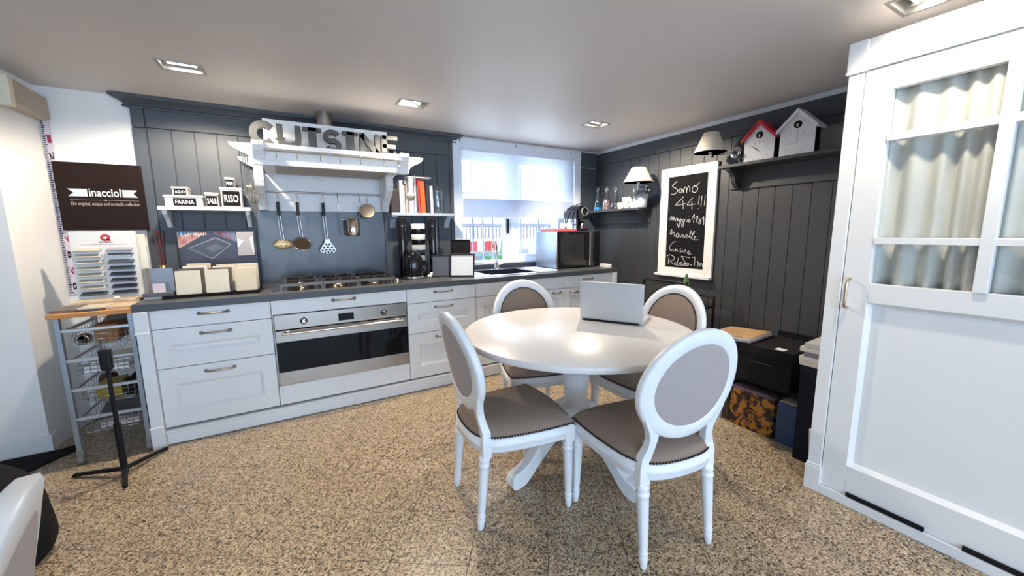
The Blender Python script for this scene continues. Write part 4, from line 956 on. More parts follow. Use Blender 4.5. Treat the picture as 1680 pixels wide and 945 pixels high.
# contents of the baskets
def cont(name, g, m, label, cat, **kw): return tag(g.obj(name, m, **kw), label, cat, 'things in the cart baskets')
z0 = 0.678
cont('cardboard_carton', G().box(-0.86, -0.765, -0.66, -0.50, z0, z0+0.10), mat('carton_orange', (0.35, 0.15, 0.05), 0.7), 'orange-brown carton in the top cart basket', 'carton', bevel=0.002)
t2 = thing('tape_roll', (-0.915, -0.66, z0), 'steel-rimmed roll lying in the top cart basket', 'roll', 'things in the cart baskets')
G().lathe([(0.028, 0), (0.03, 0.002), (0.03, 0.05), (0.02, 0.05), (0.02, 0.0)], (-0.905, -0.64, z0+0.03), 18, axis=(0, -1, 0)).obj('roll', STEEL, t2)
cont('plastic_bag', G().ball((-0.82, -0.395, z0+0.066), 0.09, 14, 8, 0.95, 0.9, 0.7), mat('bag_grey', (0.25, 0.24, 0.22), 0.3, var=0.4, scale=20), 'crumpled grey bag at the back of the top cart basket', 'bag')
z0 = 0.508
cont('document_stack', G().box(-0.93, -0.74, -0.66, -0.34, z0, z0+0.035).obox((-0.83, -0.5, z0+0.045), (1, 0.1, 0), (-0.1, 1, 0), (0, 0, 1), 0.085, 0.13, 0.008), PAPER, 'loose stack of white papers in the second cart basket', 'papers')
z0 = 0.340
cont('yellow_tin', G().box(-0.90, -0.79, -0.65, -0.5, z0, z0+0.085), mat('tin_yellow', (0.36, 0.26, 0.03), 0.4), 'yellow tin in the third cart basket', 'tin', bevel=0.008)
cont('brown_pouch', G().ball((-0.90, -0.45, z0+0.06), 0.06, 14, 8, 0.7, 1.2, 0.95), mat('pouch_brown', (0.06, 0.022, 0.015), 0.5), 'dark brown pouch in the third cart basket', 'pouch')
cont('black_box', G().box(-0.77, -0.71, -0.66, -0.45, z0, z0+0.09), BLACKM, 'small black box in the third cart basket', 'box', bevel=0.003)
z0 = 0.170
cont('folded_leaflets', G().box(-0.90, -0.73, -0.67, -0.42, z0, z0+0.03), mat('leaflet_pinkish', (0.62, 0.55, 0.58), 0.7), 'folded leaflets in the lowest cart basket', 'papers', bevel=0.002)
cont('grey_slab', G().obox((-0.83, -0.48, z0+0.06), (1, 0, 0), (0, 1, 0.2), (0, -0.2, 1), 0.10, 0.13, 0.008), mat('slab_grey', (0.10, 0.10, 0.11), 0.5), 'dark grey sample slab tilted in the lowest cart basket', 'slab')
# on the cart top
def ontop(g, m, label): return tag(g.obj('stone_sample', m, bevel=0.0015), label, 'stone sample', 'stone samples on the cart')
ontop(G().box(-1.0, -0.905, -0.72, -0.53, 0.870, 0.885), mat('stone_brown', (0.16, 0.12, 0.10), 0.5, var=0.3, scale=40), 'dark brown stone sample at the left front of the cart top')
ontop(G().box(-0.90, -0.785, -0.73, -0.56, 0.870, 0.880), mat('stone_dark', (0.07, 0.05, 0.05), 0.4), 'dark thin stone sample in the middle of the cart top')
ontop(G().box(-0.895, -0.785, -0.72, -0.56, 0.880, 0.888), mat('stone_pale', (0.60, 0.52, 0.42), 0.5), 'pale stone sample lying on the dark one on the cart top')
ontop(G().box(-0.78, -0.675, -0.73, -0.56, 0.870, 0.886), mat('stone_sand', (0.58, 0.44, 0.28), 0.5, var=0.2, scale=30), 'sand-coloured stone sample at the right front of the cart top')
ontop(G().box(-1.0, -0.69, -0.50, -0.36, 0.870, 0.895), mat('travertine', (0.68, 0.56, 0.38), 0.5, var=0.2, scale=14), 'long travertine slab under the white sample display')
tag(G().ball((-0.80, -0.47, 0.905), 0.014, 12, 8, 1.2, 1, 0.75).obj('pebble', CREAMW), 'small cream pebble lying on the travertine slab', 'pebble')
t = thing('sample_display', (-0.85, -0.33, 0.895), 'white countertop display lettered QUARELLA with two columns of stone samples', 'display stand')
G().box(-1.005, -0.705, -0.345, -0.325, 0.895, 1.309).obj('back_panel', PAPER, t, bevel=0.002)
yq = -0.345
QR = mat('logo_red', (0.55, 0.02, 0.04), 0.5)
g = G().ribbon(arc(-0.845, 1.27, 0.0165, 0.0145, 0, 360, 20), 0.013, 'y', yq-0.001, yq); g.ribbon([(-0.838, 1.262), (-0.824, 1.250)], 0.008, 'y', yq-0.001, yq); g.obj('logo', QR, t)
text('lettering', 'QUARELLA', 0.02, BLACKM, t, (-0.845, yq-0.0008, 1.243), (1, 0, 0), (0, 0, 1), 0.001, fit=(0.062, 0.008), bold=0.02)
text('lettering', 'Stone surfaces for Italian lifestyle', 0.02, mat('logo_pink', (0.75, 0.35, 0.38), 0.6), t, (-0.85, yq-0.0008, 1.229), (1, 0, 0), (0, 0, 1), 0.001, fit=(0.21, 0.008))
SB = [mat('sample_beige', (0.52, 0.49, 0.42), 0.4), mat('sample_dark', (0.07, 0.08, 0.10), 0.35), mat('sample_grey', (0.32, 0.33, 0.35), 0.35), mat('sample_navy', (0.03, 0.035, 0.07), 0.35)]
for c, (x0, x1) in enumerate(((-0.985, -0.868), (-0.842, -0.725))):
    for k in range(8):
        z = 1.203-k*0.0387
        m = (SB[0] if k < 7 else SB[1]) if c == 0 else [SB[2], SB[1], SB[1], SB[1], SB[3], SB[1], SB[3], SB[1]][k]
        if c == 1 and k == 1: z += 0.008
        dp = 0.045 if not (c == 1 and k == 1) else 0.012
        G().obox(((x0+x1)/2, yq-dp/2*0.95, z-0.004), (1, 0, 0), (0, 1, 0.42), (0, -0.42, 1), (x1-x0)/2, dp/2, 0.003).obj('stone_chip', m, t, bevel=0.001, seg=1)
tag(G().box(-0.735, -0.672, -0.30, -0.285, 0.871, 1.29).obj('ivory_board', mat('panel_ivory', (0.72, 0.70, 0.62), 0.5), bevel=0.002), 'narrow ivory panel standing right behind the white sample display', 'panel')
# black floor stand ---------------------------------------------------------
t = thing('floor_stand', (-0.725, -1.0, 0), 'slim black tripod stand in front of the wire cart', 'stand')
G().tube([(-0.725, -1.0, 0.03), (-0.725, -1.0, 0.60)], [0.012, 0.009], 10).obj('pole', BLACK, t)
G().tube([(-0.725, -1.0, 0.02), (-0.725, -1.0, 0.30)], 0.016, 10).obj('sleeve', BLACK, t)
for p in ((-0.956, -0.875), (-0.600, -0.785), (-0.690, -1.135)):
    l = G().tube([(-0.725, -1.0, 0.045), (p[0]*0.5-0.725*0.5, p[1]*0.5-0.5, 0.03), (p[0], p[1], 0.013)], [0.013, 0.012, 0.010], 8).obj('leg', BLACK, t)
    G().ball((p[0], p[1], 0.011), 0.011, 8, 6).obj('rubber_foot', BLACKM, l)
G().box(-0.750, -0.700, -1.018, -0.982, 0.595, 0.705).obj('clamp_head', BLACK, t, bevel=0.012, seg=3)
# bag and dark cloth in the foreground left
t = thing('black_backpack', (-1.0, -1.55, 0), 'slouched black fabric backpack on the floor behind the cut-off chair', 'backpack')
g = G(); rings = []
for i in range(10):
    z = 0.46*i/9; k = (0.86, 0.98, 1.0, 0.99, 0.97, 0.93, 0.86, 0.74, 0.52, 0.2)[i]
    ring = []
    for j in range(24):
        a = 2*PI*j/24; c_, s_ = math.cos(a), math.sin(a); q = (abs(c_)**3+abs(s_)**3)**(-1/3)
        ring.append((-1.0-0.03*z+0.215*k*q*c_*(1+0.03*math.sin(3*a+i)), -1.55+0.16*k*q*s_*(1+0.04*math.cos(4*a-i*0.7)), z+0.006*math.sin(5*a)*(i > 1)+0.004))
    rings.append(ring)
g.rings(rings); g.obj('body', BLACKM, t, subd=1)
G().box(-1.12, -0.90, -1.735, -1.69, 0.06, 0.26).obj('front_pocket', BLACKM, t, bevel=0.02, seg=3)
G().tube(spline([(-1.08, -1.55, 0.455), (-1.02, -1.53, 0.52), (-0.96, -1.55, 0.455)], 6), 0.012, 6).obj('strap', BLACKM, t)
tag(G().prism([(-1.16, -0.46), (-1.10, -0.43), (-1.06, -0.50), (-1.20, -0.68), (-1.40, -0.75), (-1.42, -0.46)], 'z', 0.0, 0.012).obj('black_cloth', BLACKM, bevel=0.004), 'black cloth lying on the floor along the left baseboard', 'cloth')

# ================================================================== RIGHT WALL
XR = 3.464
def wall_shelf(y0, y1, zt, dep, brk, apron, label):
    t = thing('wall_shelf', (XR-dep/2, (y0+y1)/2, zt-0.03), label, 'shelf', 'charcoal shelves on the right wall')
    G().box(XR-dep, XR, y1, y0, zt-0.024, zt).obj('board', GREYR, t, bevel=0.003)
    G().box(XR-0.014, XR, y1, y0, apron, zt-0.024).obj('apron', GREYR, t, bevel=0.003)
    for y in brk:
        h = zt-0.024-apron; z = zt-0.024
        q = [(XR-0.014, z), (XR-dep+0.02, z), (XR-dep+0.022, z-0.02), (XR-dep*0.72, z-0.03), (XR-dep*0.52, z-h*0.4), (XR-dep*0.42, z-h*0.72), (XR-dep*0.25, z-h*0.93), (XR-0.014, z-h)]
        G().prism(q, 'y', y, y+0.035).obj('bracket', GREYR, t, bevel=0.002)
wall_shelf(-0.03, -0.86, 1.512, 0.185, (-0.845, -0.10), 1.355, 'charcoal shelf with glass bottles and white cups right of the window')
wall_shelf(-1.70, -2.88, 1.796, 0.20, (-1.79, -2.80), 1.61, 'charcoal shelf carrying the two house-shaped clocks')
# bottles
ZS = 1.512
def bottle(y, prof, m, label, liquid=None):
    t = thing('glass_bottle', (3.375, y, ZS), label, 'bottle', 'decorative glass bottles')
    G().lathe(prof, (3.375, y, ZS), 22).obj('body', m, t)
    zt = prof[-1][1]
    G().lathe([(0.009, zt-0.01), (0.012, zt), (0.010, zt+0.006)], (3.375, y, ZS), 14).obj('neck_ring', CHROME, t)
    G().tube([(3.375, y+0.020*math.cos(a), ZS+zt+0.024+0.020*math.sin(a)) for a in [2*PI*k/18 for k in range(18)]], 0.0035, 6, True).obj('stopper_ring', CHROME, t)
    G().ball((3.375, y, ZS+zt+0.022), 0.013, 10, 8).obj('stopper', m, t)
    if liquid: G().lathe(liquid[0], (3.375, y, ZS), 20).obj('liquid', liquid[1], t)
BLUE = mat('blue_liquid', (0.02, 0.42, 0.62), 0.1)
bottle(-0.145, [(0.05, 0), (0.052, 0.006), (0.048, 0.06), (0.03, 0.14), (0.014, 0.19), (0.010, 0.23)], BOTTLEB, 'conical glass bottle with bright blue liquid, leftmost on the shelf', ([(0.048, 0.004), (0.047, 0.045), (0.002, 0.046)], BLUE))
bottle(-0.295, [(0.054, 0), (0.056, 0.006), (0.054, 0.05), (0.04, 0.12), (0.018, 0.17), (0.011, 0.215)], BOTTLE, 'clear patterned glass bottle, middle of the three bottles', ([(0.05, 0.004), (0.045, 0.055), (0.03, 0.12), (0.002, 0.121)], two_tone('mosaic_fill', (0.10, 0.09, 0.16), (0.42, 0.22, 0.16), 55, rough=0.2)))
bottle(-0.435, [(0.058, 0), (0.06, 0.006), (0.058, 0.05), (0.048, 0.09), (0.018, 0.115), (0.011, 0.13), (0.011, 0.20)], BOTTLE, 'clear round-shouldered glass bottle next to the white cups')
CUPM = mat('porcelain_white', (0.82, 0.80, 0.72), 0.3, var=0.02)
def cup(y, z, r, h, label, m=CUPM, x=3.37):
    t = thing('white_cup', (x, y, z), label, 'cup', 'white cups on the bottle shelf')
    G().lathe([(r*0.72, 0), (r*0.76, 0.003), (r, h), (r*0.92, h), (r*0.68, 0.008), (0.002, 0.008)], (x, y, z), 20).obj('bowl', m, t)
    G().lathe([(r*0.70, -0.0), (r*0.6, 0.002)], (x, y, z), 16).obj('foot_ring', m, t)
cup(-0.525, ZS, 0.040, 0.068, 'white cup at the left end of the bottom cup row')
cup(-0.612, ZS, 0.040, 0.068, 'white cup second in the bottom cup row')
cup(-0.700, ZS, 0.040, 0.068, 'white cup third in the bottom cup row')
cup(-0.765, ZS, 0.042, 0.070, 'white cup at the right of the bottom row before the big one', x=3.36)
cup(-0.590, ZS+0.068, 0.037, 0.055, 'white cup at the left of the upper cup row')
cup(-0.668, ZS+0.068, 0.040, 0.055, 'white cup in the middle of the upper cup row')
cup(-0.752, ZS+0.070, 0.040, 0.055, 'white cup at the right of the upper cup row', x=3.365)
cup(-0.838, ZS, 0.056, 0.135, 'large pale grey cup at the right end of the shelf', mat('porcelain_grey', (0.48, 0.52, 0.58), 0.35), 3.36)
# wall lamps
def lamp(py, pz, c, rb, rt, zb, zt, label):
    t = thing('wall_lamp', (XR, py, pz), label, 'wall lamp', 'swing-arm wall lamps')
    G().lathe([(0.052, 0), (0.052, 0.008), (0.04, 0.014), (0.012, 0.018), (0.010, 0.05)], (XR, py, pz), 24, axis=(-1, 0, 0)).obj('wall_plate', CHROME, t)
    e = Vector((XR-0.10, (py+c[1])/2+0.10, pz-0.005))
    g = G().tube([(XR-0.05, py, pz), tuple(e), (c[0], c[1], pz), (c[0], c[1], zb+0.01)], 0.006, 8)
    for p in (e, Vector((c[0], c[1], pz))): g.lathe([(0.011, -0.02), (0.011, 0.02)], tuple(p), 12)
    g.obj('swing_arm', CHROME, t)
    G().lathe([(0.014, 0), (0.016, 0.05), (0.012, 0.06)], (c[0], c[1], zb-0.01), 14).obj('bulb_holder', PAPER, t)
    G().lathe([(rb, zb), (rt, zt), (rt-0.003, zt), (rb-0.003, zb)], (c[0], c[1], 0), 36).obj('shade', SHADE, t)
    G().lathe([(rb+0.001, zb), (rb+0.001, zb+0.004), (rb-0.004, zb+0.004), (rb-0.004, zb)], (c[0], c[1], 0), 36).obj('shade_rim', SHADE, t)
lamp(-0.79, 1.702, (3.27, -0.855), 0.148, 0.068, 1.760, 1.905, 'white-shaded wall lamp left of the chalkboard above the cups')
lamp(-1.73, 1.915, (3.25, -1.635), 0.125, 0.058, 1.915, 2.072, 'white-shaded wall lamp above the chalkboard beside the red clock')
# clocks
def clock(y0, y1, eave, apex, roofm, label, over, h1, h2):
    yc = (y0+y1)/2; zb = 1.796; x0, x1 = 3.30, 3.40
    t = thing('house_clock', ((x0+x1)/2, yc, zb), label, 'clock', 'house-shaped clocks')
    FM = mat('clock_face_white', (0.66, 0.68, 0.72), 0.4)
    G().prism([(y0, zb), (y1, zb), (y1, eave), (yc, apex-0.02), (y0, eave)], 'x', x0+0.008, x1).obj('body', BLACKM, t)
    G().prism([(y0, zb), (y1, zb), (y1, eave), (yc, apex-0.02), (y0, eave)], 'x', x0, x0+0.008).obj('face', FM, t)
    for s in (-1, 1):
        ye = yc+s*((y0-yc)+0.0 if False else abs(y0-yc)+over); sl = (apex-0.02-eave)/abs(y0-yc); ze = eave-sl*over; th = 0.024
        g = G().prism([(yc, apex-0.02), (ye, ze), (ye, ze+th), (yc, apex-0.02+th*1.2)], 'x', x0-0.022, x1); g.obj('roof_board', roofm, t, bevel=0.001)
    zc = eave+(apex-eave)*0.22
    hd = G().lathe([(0.026, 0), (0.026, 0.0015)], (x0, yc, zc), 20, axis=(-1, 0, 0)).obj('bird_door', BLACKM, t)
    G().ball((x0-0.006, yc, zc-0.006), 0.010, 10, 8, 0.6, 0.7, 1.3).obj('bird', mat('bird_pink', (0.55, 0.35, 0.35), 0.5), hd)
    zf = zb+(eave-zb)*0.46; R = min(abs(y0-yc)*0.8, 0.085)
    MKM = mat('clock_mark', (0.50, 0.52, 0.56), 0.5)
    g = G()
    for k in range(12):
        a = 2*PI*k/12; d = Vector((0, math.sin(a), math.cos(a)))
        g.obox(Vector((x0-0.0008, yc, zf))+d*(R-0.013), (1, 0, 0), d.cross(Vector((1, 0, 0))), d, 0.001, 0.0016, 0.013)
    g.obj('hour_marks', MKM, t)
    for ang, ln in ((h1, R*0.55), (h2, R*0.85)):
        a = math.radians(ang); d = Vector((0, -math.sin(a), math.cos(a)))
        G().obox(Vector((x0-0.0022, yc, zf))+d*ln/2, (1, 0, 0), d.cross(Vector((1, 0, 0))), d, 0.0008, 0.0026, ln/2).obj('hand', MKM, t)
clock(-1.888, -2.106, 1.957, 2.085, RED, 'white house-shaped clock with a red roof on the charcoal shelf', 0.018, 310, 308)
clock(-2.142, -2.362, 1.975, 2.100, mat('clock_roof_white', (0.66, 0.68, 0.72), 0.4), 'larger white house-shaped clock with a white roof by the wardrobe', 0.022, 270, 0)
t = thing('acrylic_box', (3.36, -2.5, 1.796), 'clear acrylic box at the right end of the clock shelf', 'box')
g = G(); a_, b_ = -2.60, -2.40
g.box(3.28, 3.283, a_, b_, 1.80, 1.95).box(3.43, 3.433, a_, b_, 1.80, 1.95).box(3.283, 3.43, a_, a_+0.003, 1.80, 1.95).box(3.283, 3.43, b_-0.003, b_, 1.80, 1.95); g.obj('walls', glass('acrylic', (0.9, 0.9, 0.92), 0.06, 0.1), t)
G().box(3.28, 3.433, a_, b_, 1.797, 1.80).obj('base', BLACK, t)
# clock cable
tag(G().tube(spline([(3.40, -1.87, 1.81), (3.36, -1.83, 1.815), (3.38, -1.80, 1.85), (3.44, -1.82, 1.86)], 5), 0.004, 6).obj('cable', PAPER), 'short white cable loop beside the red-roofed clock', 'cable')
# chalkboard ------------------------------------------------------------
t = thing('chalkboard', (3.45, -1.29, 0.83), 'white-framed chalkboard with handwriting on the dark wall', 'chalkboard')
YO0, YO1, YI0, YI1 = -0.998, -1.588, -1.088, -1.503; ZO0, ZO1, ZI0, ZI1 = 0.835, 1.872, 0.910, 1.789
CF = mat('chalkboard_frame_white', (0.80, 0.79, 0.77), 0.4)
X0, X1 = 3.440, 3.464
G().box(X0, X1, YI0, YO0, ZO0, ZO1).obj('frame_stile', CF, t, bevel=0.002); G().box(X0, X1, YO1, YI1, ZO0, ZO1).obj('frame_stile', CF, t, bevel=0.002)
G().box(X0, X1, YI1, YI0, ZI1, ZO1).obj('frame_rail', CF, t, bevel=0.002); G().box(X0, X1, YI1, YI0, ZO0, ZI0).obj('frame_rail', CF, t, bevel=0.002)
G().box(X0-0.035, X1, YO1+0.0, YO0+0.015, ZO0-0.012, ZO0+0.012).obj('ledge', CF, t, bevel=0.003)
sl = G().box(3.450, 3.460, YI1, YI0, ZI0, ZI1).obj('slate', BOARD, t)
G().box(X0-0.025, X0-0.012, -1.545, -1.500, ZO0+0.012, ZO0+0.022).obj('chalk_stick', PAPER, t, bevel=0.003)
ST = [[(-1178,1745),(-1150,1728),(-1125,1703),(-1160,1681),(-1190,1657),(-1173,1637),(-1148,1624),(-1115,1628)],[(-1214,1673),(-1201,1650),(-1213,1631),(-1230,1638),(-1230,1662),(-1214,1673)],[(-1246,1667),(-1252,1633),(-1263,1677),(-1281,1672),(-1287,1627)],[(-1286,1648),(-1301,1682),(-1315,1675),(-1321,1633)],[(-1371,1687),(-1346,1666),(-1347,1636),(-1368,1621),(-1394,1635),(-1399,1660),(-1381,1680),(-1358,1676)],[(-1358,1673),(-1391,1687),(-1416,1709)],[(-1258,1594),(-1221,1560),(-1173,1517),(-1286,1527)],[(-1251,1555),(-1260,1476)],[(-1355,1576),(-1326,1546),(-1300,1511),(-1388,1516)],[(-1347,1542),(-1352,1470)],[(-1422,1589),(-1414,1508)],[(-1448,1584),(-1442,1495)],[(-1479,1590),(-1474,1498)],[(-1416,1473),(-1418,1468)],[(-1444,1482),(-1447,1478)],[(-1110,1377),(-1131,1410),(-1137,1376),(-1150,1410),(-1155,1374),(-1165,1403),(-1172,1371)],[(-1198,1392),(-1181,1384),(-1180,1365),(-1200,1368),(-1202,1389),(-1211,1364)],[(-1235,1385),(-1221,1376),(-1226,1358),(-1243,1363),(-1242,1385),(-1237,1342),(-1227,1330)],[(-1274,1381),(-1259,1371),(-1261,1357),(-1279,1362),(-1280,1380),(-1273,1335),(-1263,1326)],[(-1294,1377),(-1300,1359),(-1310,1358),(-1313,1376)],[(-1318,1403),(-1320,1401)],[(-1333,1376),(-1320,1364),(-1328,1349),(-1341,1357),(-1333,1376)],[(-1357,1375),(-1381,1422),(-1376,1344)],[(-1409,1403),(-1396,1391),(-1404,1376),(-1416,1385),(-1415,1402),(-1402,1344)],[(-1443,1378),(-1431,1367),(-1451,1348),(-1439,1331),(-1426,1343),(-1450,1366),(-1443,1378)],[(-1463,1371),(-1477,1394),(-1482,1318)],[(-1200,1342),(-1216,1305),(-1226,1317),(-1227,1360)],[(-1250,1341),(-1256,1304),(-1269,1316),(-1267,1359)],[(-1124,1233),(-1133,1274),(-1144,1277),(-1139,1239)],[(-1139,1233),(-1164,1258),(-1173,1239),(-1174,1214)],[(-1205,1246),(-1192,1224),(-1204,1205),(-1221,1217),(-1216,1242),(-1205,1246)],[(-1235,1239),(-1238,1211),(-1254,1215),(-1263,1236),(-1267,1205)],[(-1274,1233),(-1287,1202),(-1303,1230)],[(-1307,1215),(-1320,1224),(-1313,1233),(-1303,1215),(-1318,1200),(-1338,1218)],[(-1338,1212),(-1362,1263),(-1349,1266),(-1345,1218),(-1357,1194)],[(-1359,1206),(-1393,1257),(-1380,1254),(-1366,1206),(-1377,1188)],[(-1387,1200),(-1409,1212),(-1399,1217),(-1390,1200),(-1404,1183),(-1434,1187)],[(-1195,1161),(-1173,1163),(-1145,1137),(-1124,1108),(-1137,1076),(-1159,1080)],[(-1173,1093),(-1169,1074),(-1190,1072),(-1199,1094),(-1202,1071)],[(-1214,1092),(-1214,1069),(-1226,1073)],[(-1227,1127),(-1230,1124)],[(-1253,1102),(-1247,1083),(-1263,1068),(-1245,1064)],[(-1272,1087),(-1275,1066),(-1284,1072)],[(-1295,1060),(-1301,1085),(-1312,1079),(-1315,1058)],[(-1327,1058),(-1354,1072),(-1340,1077),(-1330,1058),(-1348,1047),(-1372,1054)],[(-1122,1004),(-1119,936)],[(-1095,1006),(-1120,1030),(-1159,1026),(-1190,1002),(-1161,974),(-1120,975)],[(-1135,976),(-1179,937)],[(-1200,961),(-1189,944),(-1205,935),(-1219,949),(-1200,961)],[(-1234,1010),(-1223,940),(-1242,931),(-1247,960)],[(-1259,952),(-1273,962),(-1262,964),(-1258,942),(-1278,934),(-1288,950)],[(-1301,958),(-1288,944),(-1303,936),(-1320,949),(-1301,958)],[(-1265,1024),(-1323,953)],[(-1265,1024),(-1359,1014)],[(-1327,947),(-1340,966),(-1351,948),(-1331,938),(-1326,953)],[(-1365,949),(-1379,947),(-1376,938)],[(-1384,1018),(-1418,1026)],[(-1411,1019),(-1412,952),(-1403,940)],[(-1437,990),(-1449,955),(-1440,933)],[(-1444,979),(-1465,962),(-1460,932)],[(-1471,968),(-1479,945)],[(-1465,956),(-1488,964),(-1496,931)]]
for zl, zh in ((1.60, 1.80), (1.45, 1.5999), (1.30, 1.4499), (1.178, 1.2999), (1.04, 1.1779), (0.90, 1.0399)):
    g = G()
    for s in ST:
        zm = sum(q[1] for q in s)/len(s)/1000
        if not zl <= zm <= zh: continue
        pts = spline([Vector((a/1000, b/1000)) for a, b in s], 4) if len(s) > 2 else [Vector((a/1000, b/1000)) for a, b in s]
        g.ribbon([(p.x, p.y) for p in pts], 0.0036, 'x', 3.4490, 3.4503)
    g.obj('chalk_line', CHALK, sl)['kind'] = 'stuff'
# serving trolley behind the chair, cactus -------------------------------
t = thing('tubular_trolley', (3.1, -1.5, 0), 'black tubular trolley against the wall under the chalkboard', 'trolley')
for x, zt in ((2.92, 0.845), (3.30, 0.70)):
    G().tube(spline([(x, -1.275, 0.0), (x, -1.275, 0.55), (x, -1.275, zt-0.045), (x, -1.30, zt-0.007), (x, -1.36, zt)], 4)+[Vector((x, -1.60, zt))]+spline([(x, -1.66, zt), (x, -1.71, zt-0.015), (x, -1.72, zt-0.06), (x, -1.72, 0.0)], 4), 0.0105, 8).obj('side_frame', BLACK, t)
for z in (0.18, 0.60): G().box(2.91, 3.31, -1.715, -1.285, z, z+0.018).obj('shelf', BLACK, t, bevel=0.003)
tag(G().box(2.96, 3.2, -1.50, -1.34, 0.618, 0.70).obj('black_pouch', BLACKM, bevel=0.02), 'black pouch on the trolley shelf behind the laptop', 'pouch')
t = thing('potted_cactus', (3.0, -1.655, 0.618), 'small green cactus in a dark pot on the trolley', 'cactus')
G().lathe([(0.035, 0), (0.045, 0.11), (0.04, 0.11), (0.038, 0.10), (0.002, 0.10)], (3.0, -1.655, 0.618), 18).obj('pot', mat('pot_dark', (0.05, 0.05, 0.05), 0.7), t)
for dx, dy, h, r in ((0, 0, 0.20, 0.017), (0.006, 0.022, 0.15, 0.011), (-0.004, -0.02, 0.16, 0.010)):
    G().lathe([(r*0.8, 0.10), (r, 0.13), (r, 0.10+h*0.8), (r*0.6, 0.10+h*0.95), (0.002, 0.10+h)], (3.0+dx, -1.655+dy, 0.618), 14, 0.25, (0.1, 0.4)).obj('stem', mat('cactus_green', (0.12, 0.22, 0.08), 0.7), t)
# low storage beside the wardrobe ------------------------------------------
WDK = mat('dark_walnut', (0.055, 0.036, 0.032), 0.5, var=0.25, scale=9, stretch=(10, 10, 1))
t = thing('low_bookcase', (2.85, -2.5, 0), 'low black bookcase packed with boxes beside the wardrobe', 'bookcase')
G().box(2.62, 3.2, -2.275, -2.255, 0, 0.470).obj('side_panel', WDK, t, bevel=0.002)
G().box(2.62, 3.2, -2.300, -2.278, 0, 0.470).obj('side_panel', WDK, t, bevel=0.002)
G().box(2.62, 3.2, -2.86, -2.84, 0, 0.545).obj('side_panel', BLACKM, t, bevel=0.002)
G().box(2.63, 3.18, -2.725, -2.301, 0.300, 0.322).obj('shelf', BLACKM, t, bevel=0.002)
G().box(3.18, 3.2, -2.84, -2.30, 0.0, 0.545).obj('back_panel', BLACKM, t)
tag(G().box(2.60, 2.64, -2.245, -2.205, 0, 0.50).obj('white_board_offcut', WHITE, bevel=0.002), 'narrow white board standing left of the dark bookcase', 'board')
t = thing('archive_box', (2.8, -2.51, 0.322), 'black lidded archive box on top of the bookcase', 'box')
G().box(2.60, 2.95, -2.655, -2.345, 0.322, 0.52).obj('body', BLACKM, t, bevel=0.003)
G().box(2.594, 2.956, -2.662, -2.338, 0.50, 0.562).obj('lid', BLACKM, t, bevel=0.003)
G().box(2.592, 2.596, -2.56, -2.43, 0.455, 0.462).obj('handle', mat('dull_black_metal', (0.06, 0.055, 0.055), 0.4, 0.5), t)
G().box(2.61, 2.66, -2.60, -2.55, 0.562, 0.564).obj('label_card', PAPER, t)
t = thing('patterned_box', (2.72, -2.45, 0), 'orange and black patterned box in the bookcase', 'box')
OP = two_tone('orange_pattern', (0.02, 0.008, 0.006), (0.36, 0.14, 0.018), 17, 0.46, 0.56)
G().box(2.60, 2.92, -2.582, -2.315, 0.0, 0.245).obj('body', OP, t, bevel=0.003); G().box(2.603, 2.92, -2.580, -2.318, 0.245, 0.262).obj('lid', mat('pattern_lid', (0.12, 0.08, 0.11), 0.5, var=0.6, scale=40), t, bevel=0.002)
t = thing('blue_folder', (2.72, -2.65, 0), 'plain dark blue folder standing right of the patterned box', 'folder')
G().box(2.60, 2.88, -2.708, -2.600, 0.0, 0.255).obj('cover', mat('folder_blue', (0.02, 0.055, 0.13), 0.5), t, bevel=0.003); G().box(2.61, 2.88, -2.700, -2.608, 0.255, 0.262).obj('pages', mat('pages_dim', (0.4, 0.36, 0.3), 0.8), t)
t = thing('navy_box', (2.7, -2.78, 0), 'tall navy box under the stack of magazines', 'box')
G().box(2.50, 2.90, -2.835, -2.740, 0.0, 0.545).obj('body', mat('box_navy', (0.006, 0.007, 0.018), 0.6, spec=0.2), t, bevel=0.003); G().box(2.497, 2.90, -2.836, -2.738, 0.51, 0.547).obj('lid', MATS['box_navy'], t, bevel=0.003)
ords = ['bottom', 'second', 'third', 'fourth', 'fifth', 'sixth', 'seventh', 'top']
mc = [(0.55, 0.52, 0.47), (0.62, 0.6, 0.55), (0.16, 0.17, 0.22), (0.6, 0.58, 0.55), (0.5, 0.5, 0.5)]
for k in range(5):
    tag(G().obox((2.62, -2.80+0.012*(k % 2), 0.547+0.012+0.0255*k), (1, 0.03*(k-2), 0), (-0.03*(k-2), 1, 0), (0, 0, 1), 0.13, 0.06-0.006*(k % 3), 0.0125).obj('magazine', mat('mag_%d' % k, mc[k], 0.6), bevel=0.002), 'magazine, %s of the stack beside the wardrobe post' % ['bottom', 'second', 'third', 'fourth', 'top'][k], 'magazine', 'magazines beside the wardrobe')
pc = [(0.5, 0.47, 0.44), (0.14, 0.13, 0.14), (0.56, 0.55, 0.55), (0.50, 0.5, 0.55), (0.6, 0.6, 0.62), (0.20, 0.2, 0.24), (0.30, 0.31, 0.34), (0.60, 0.57, 0.54)]
z = 0.470
for k in range(8):
    h = 0.0153 if k < 6 else 0.013
    if k < 6: g = G().obox((2.71+0.004*(k % 3), -2.245-0.005*(k % 2), z+h/2), (1, 0.02*(k % 3), 0), (-0.02*(k % 3), 1, 0), (0, 0, 1), 0.145+0.004*(k % 2), 0.075, h/2-0.0005)
    else: g = G().obox((2.715, -2.285+0.004*k-0.026, z+h/2+0.003), (1, 0.06, 0), (-0.34, 1, 0), (0, 0, 1), 0.148, 0.122, h/2-0.0005)
    tag(g.obj('catalogue', mat('cat_%d' % k, pc[k], 0.6), bevel=0.0015), 'catalogue, %s of the paper stack on the bookcase' % ords[k], 'catalogue', 'catalogues on the bookcase'); z += h
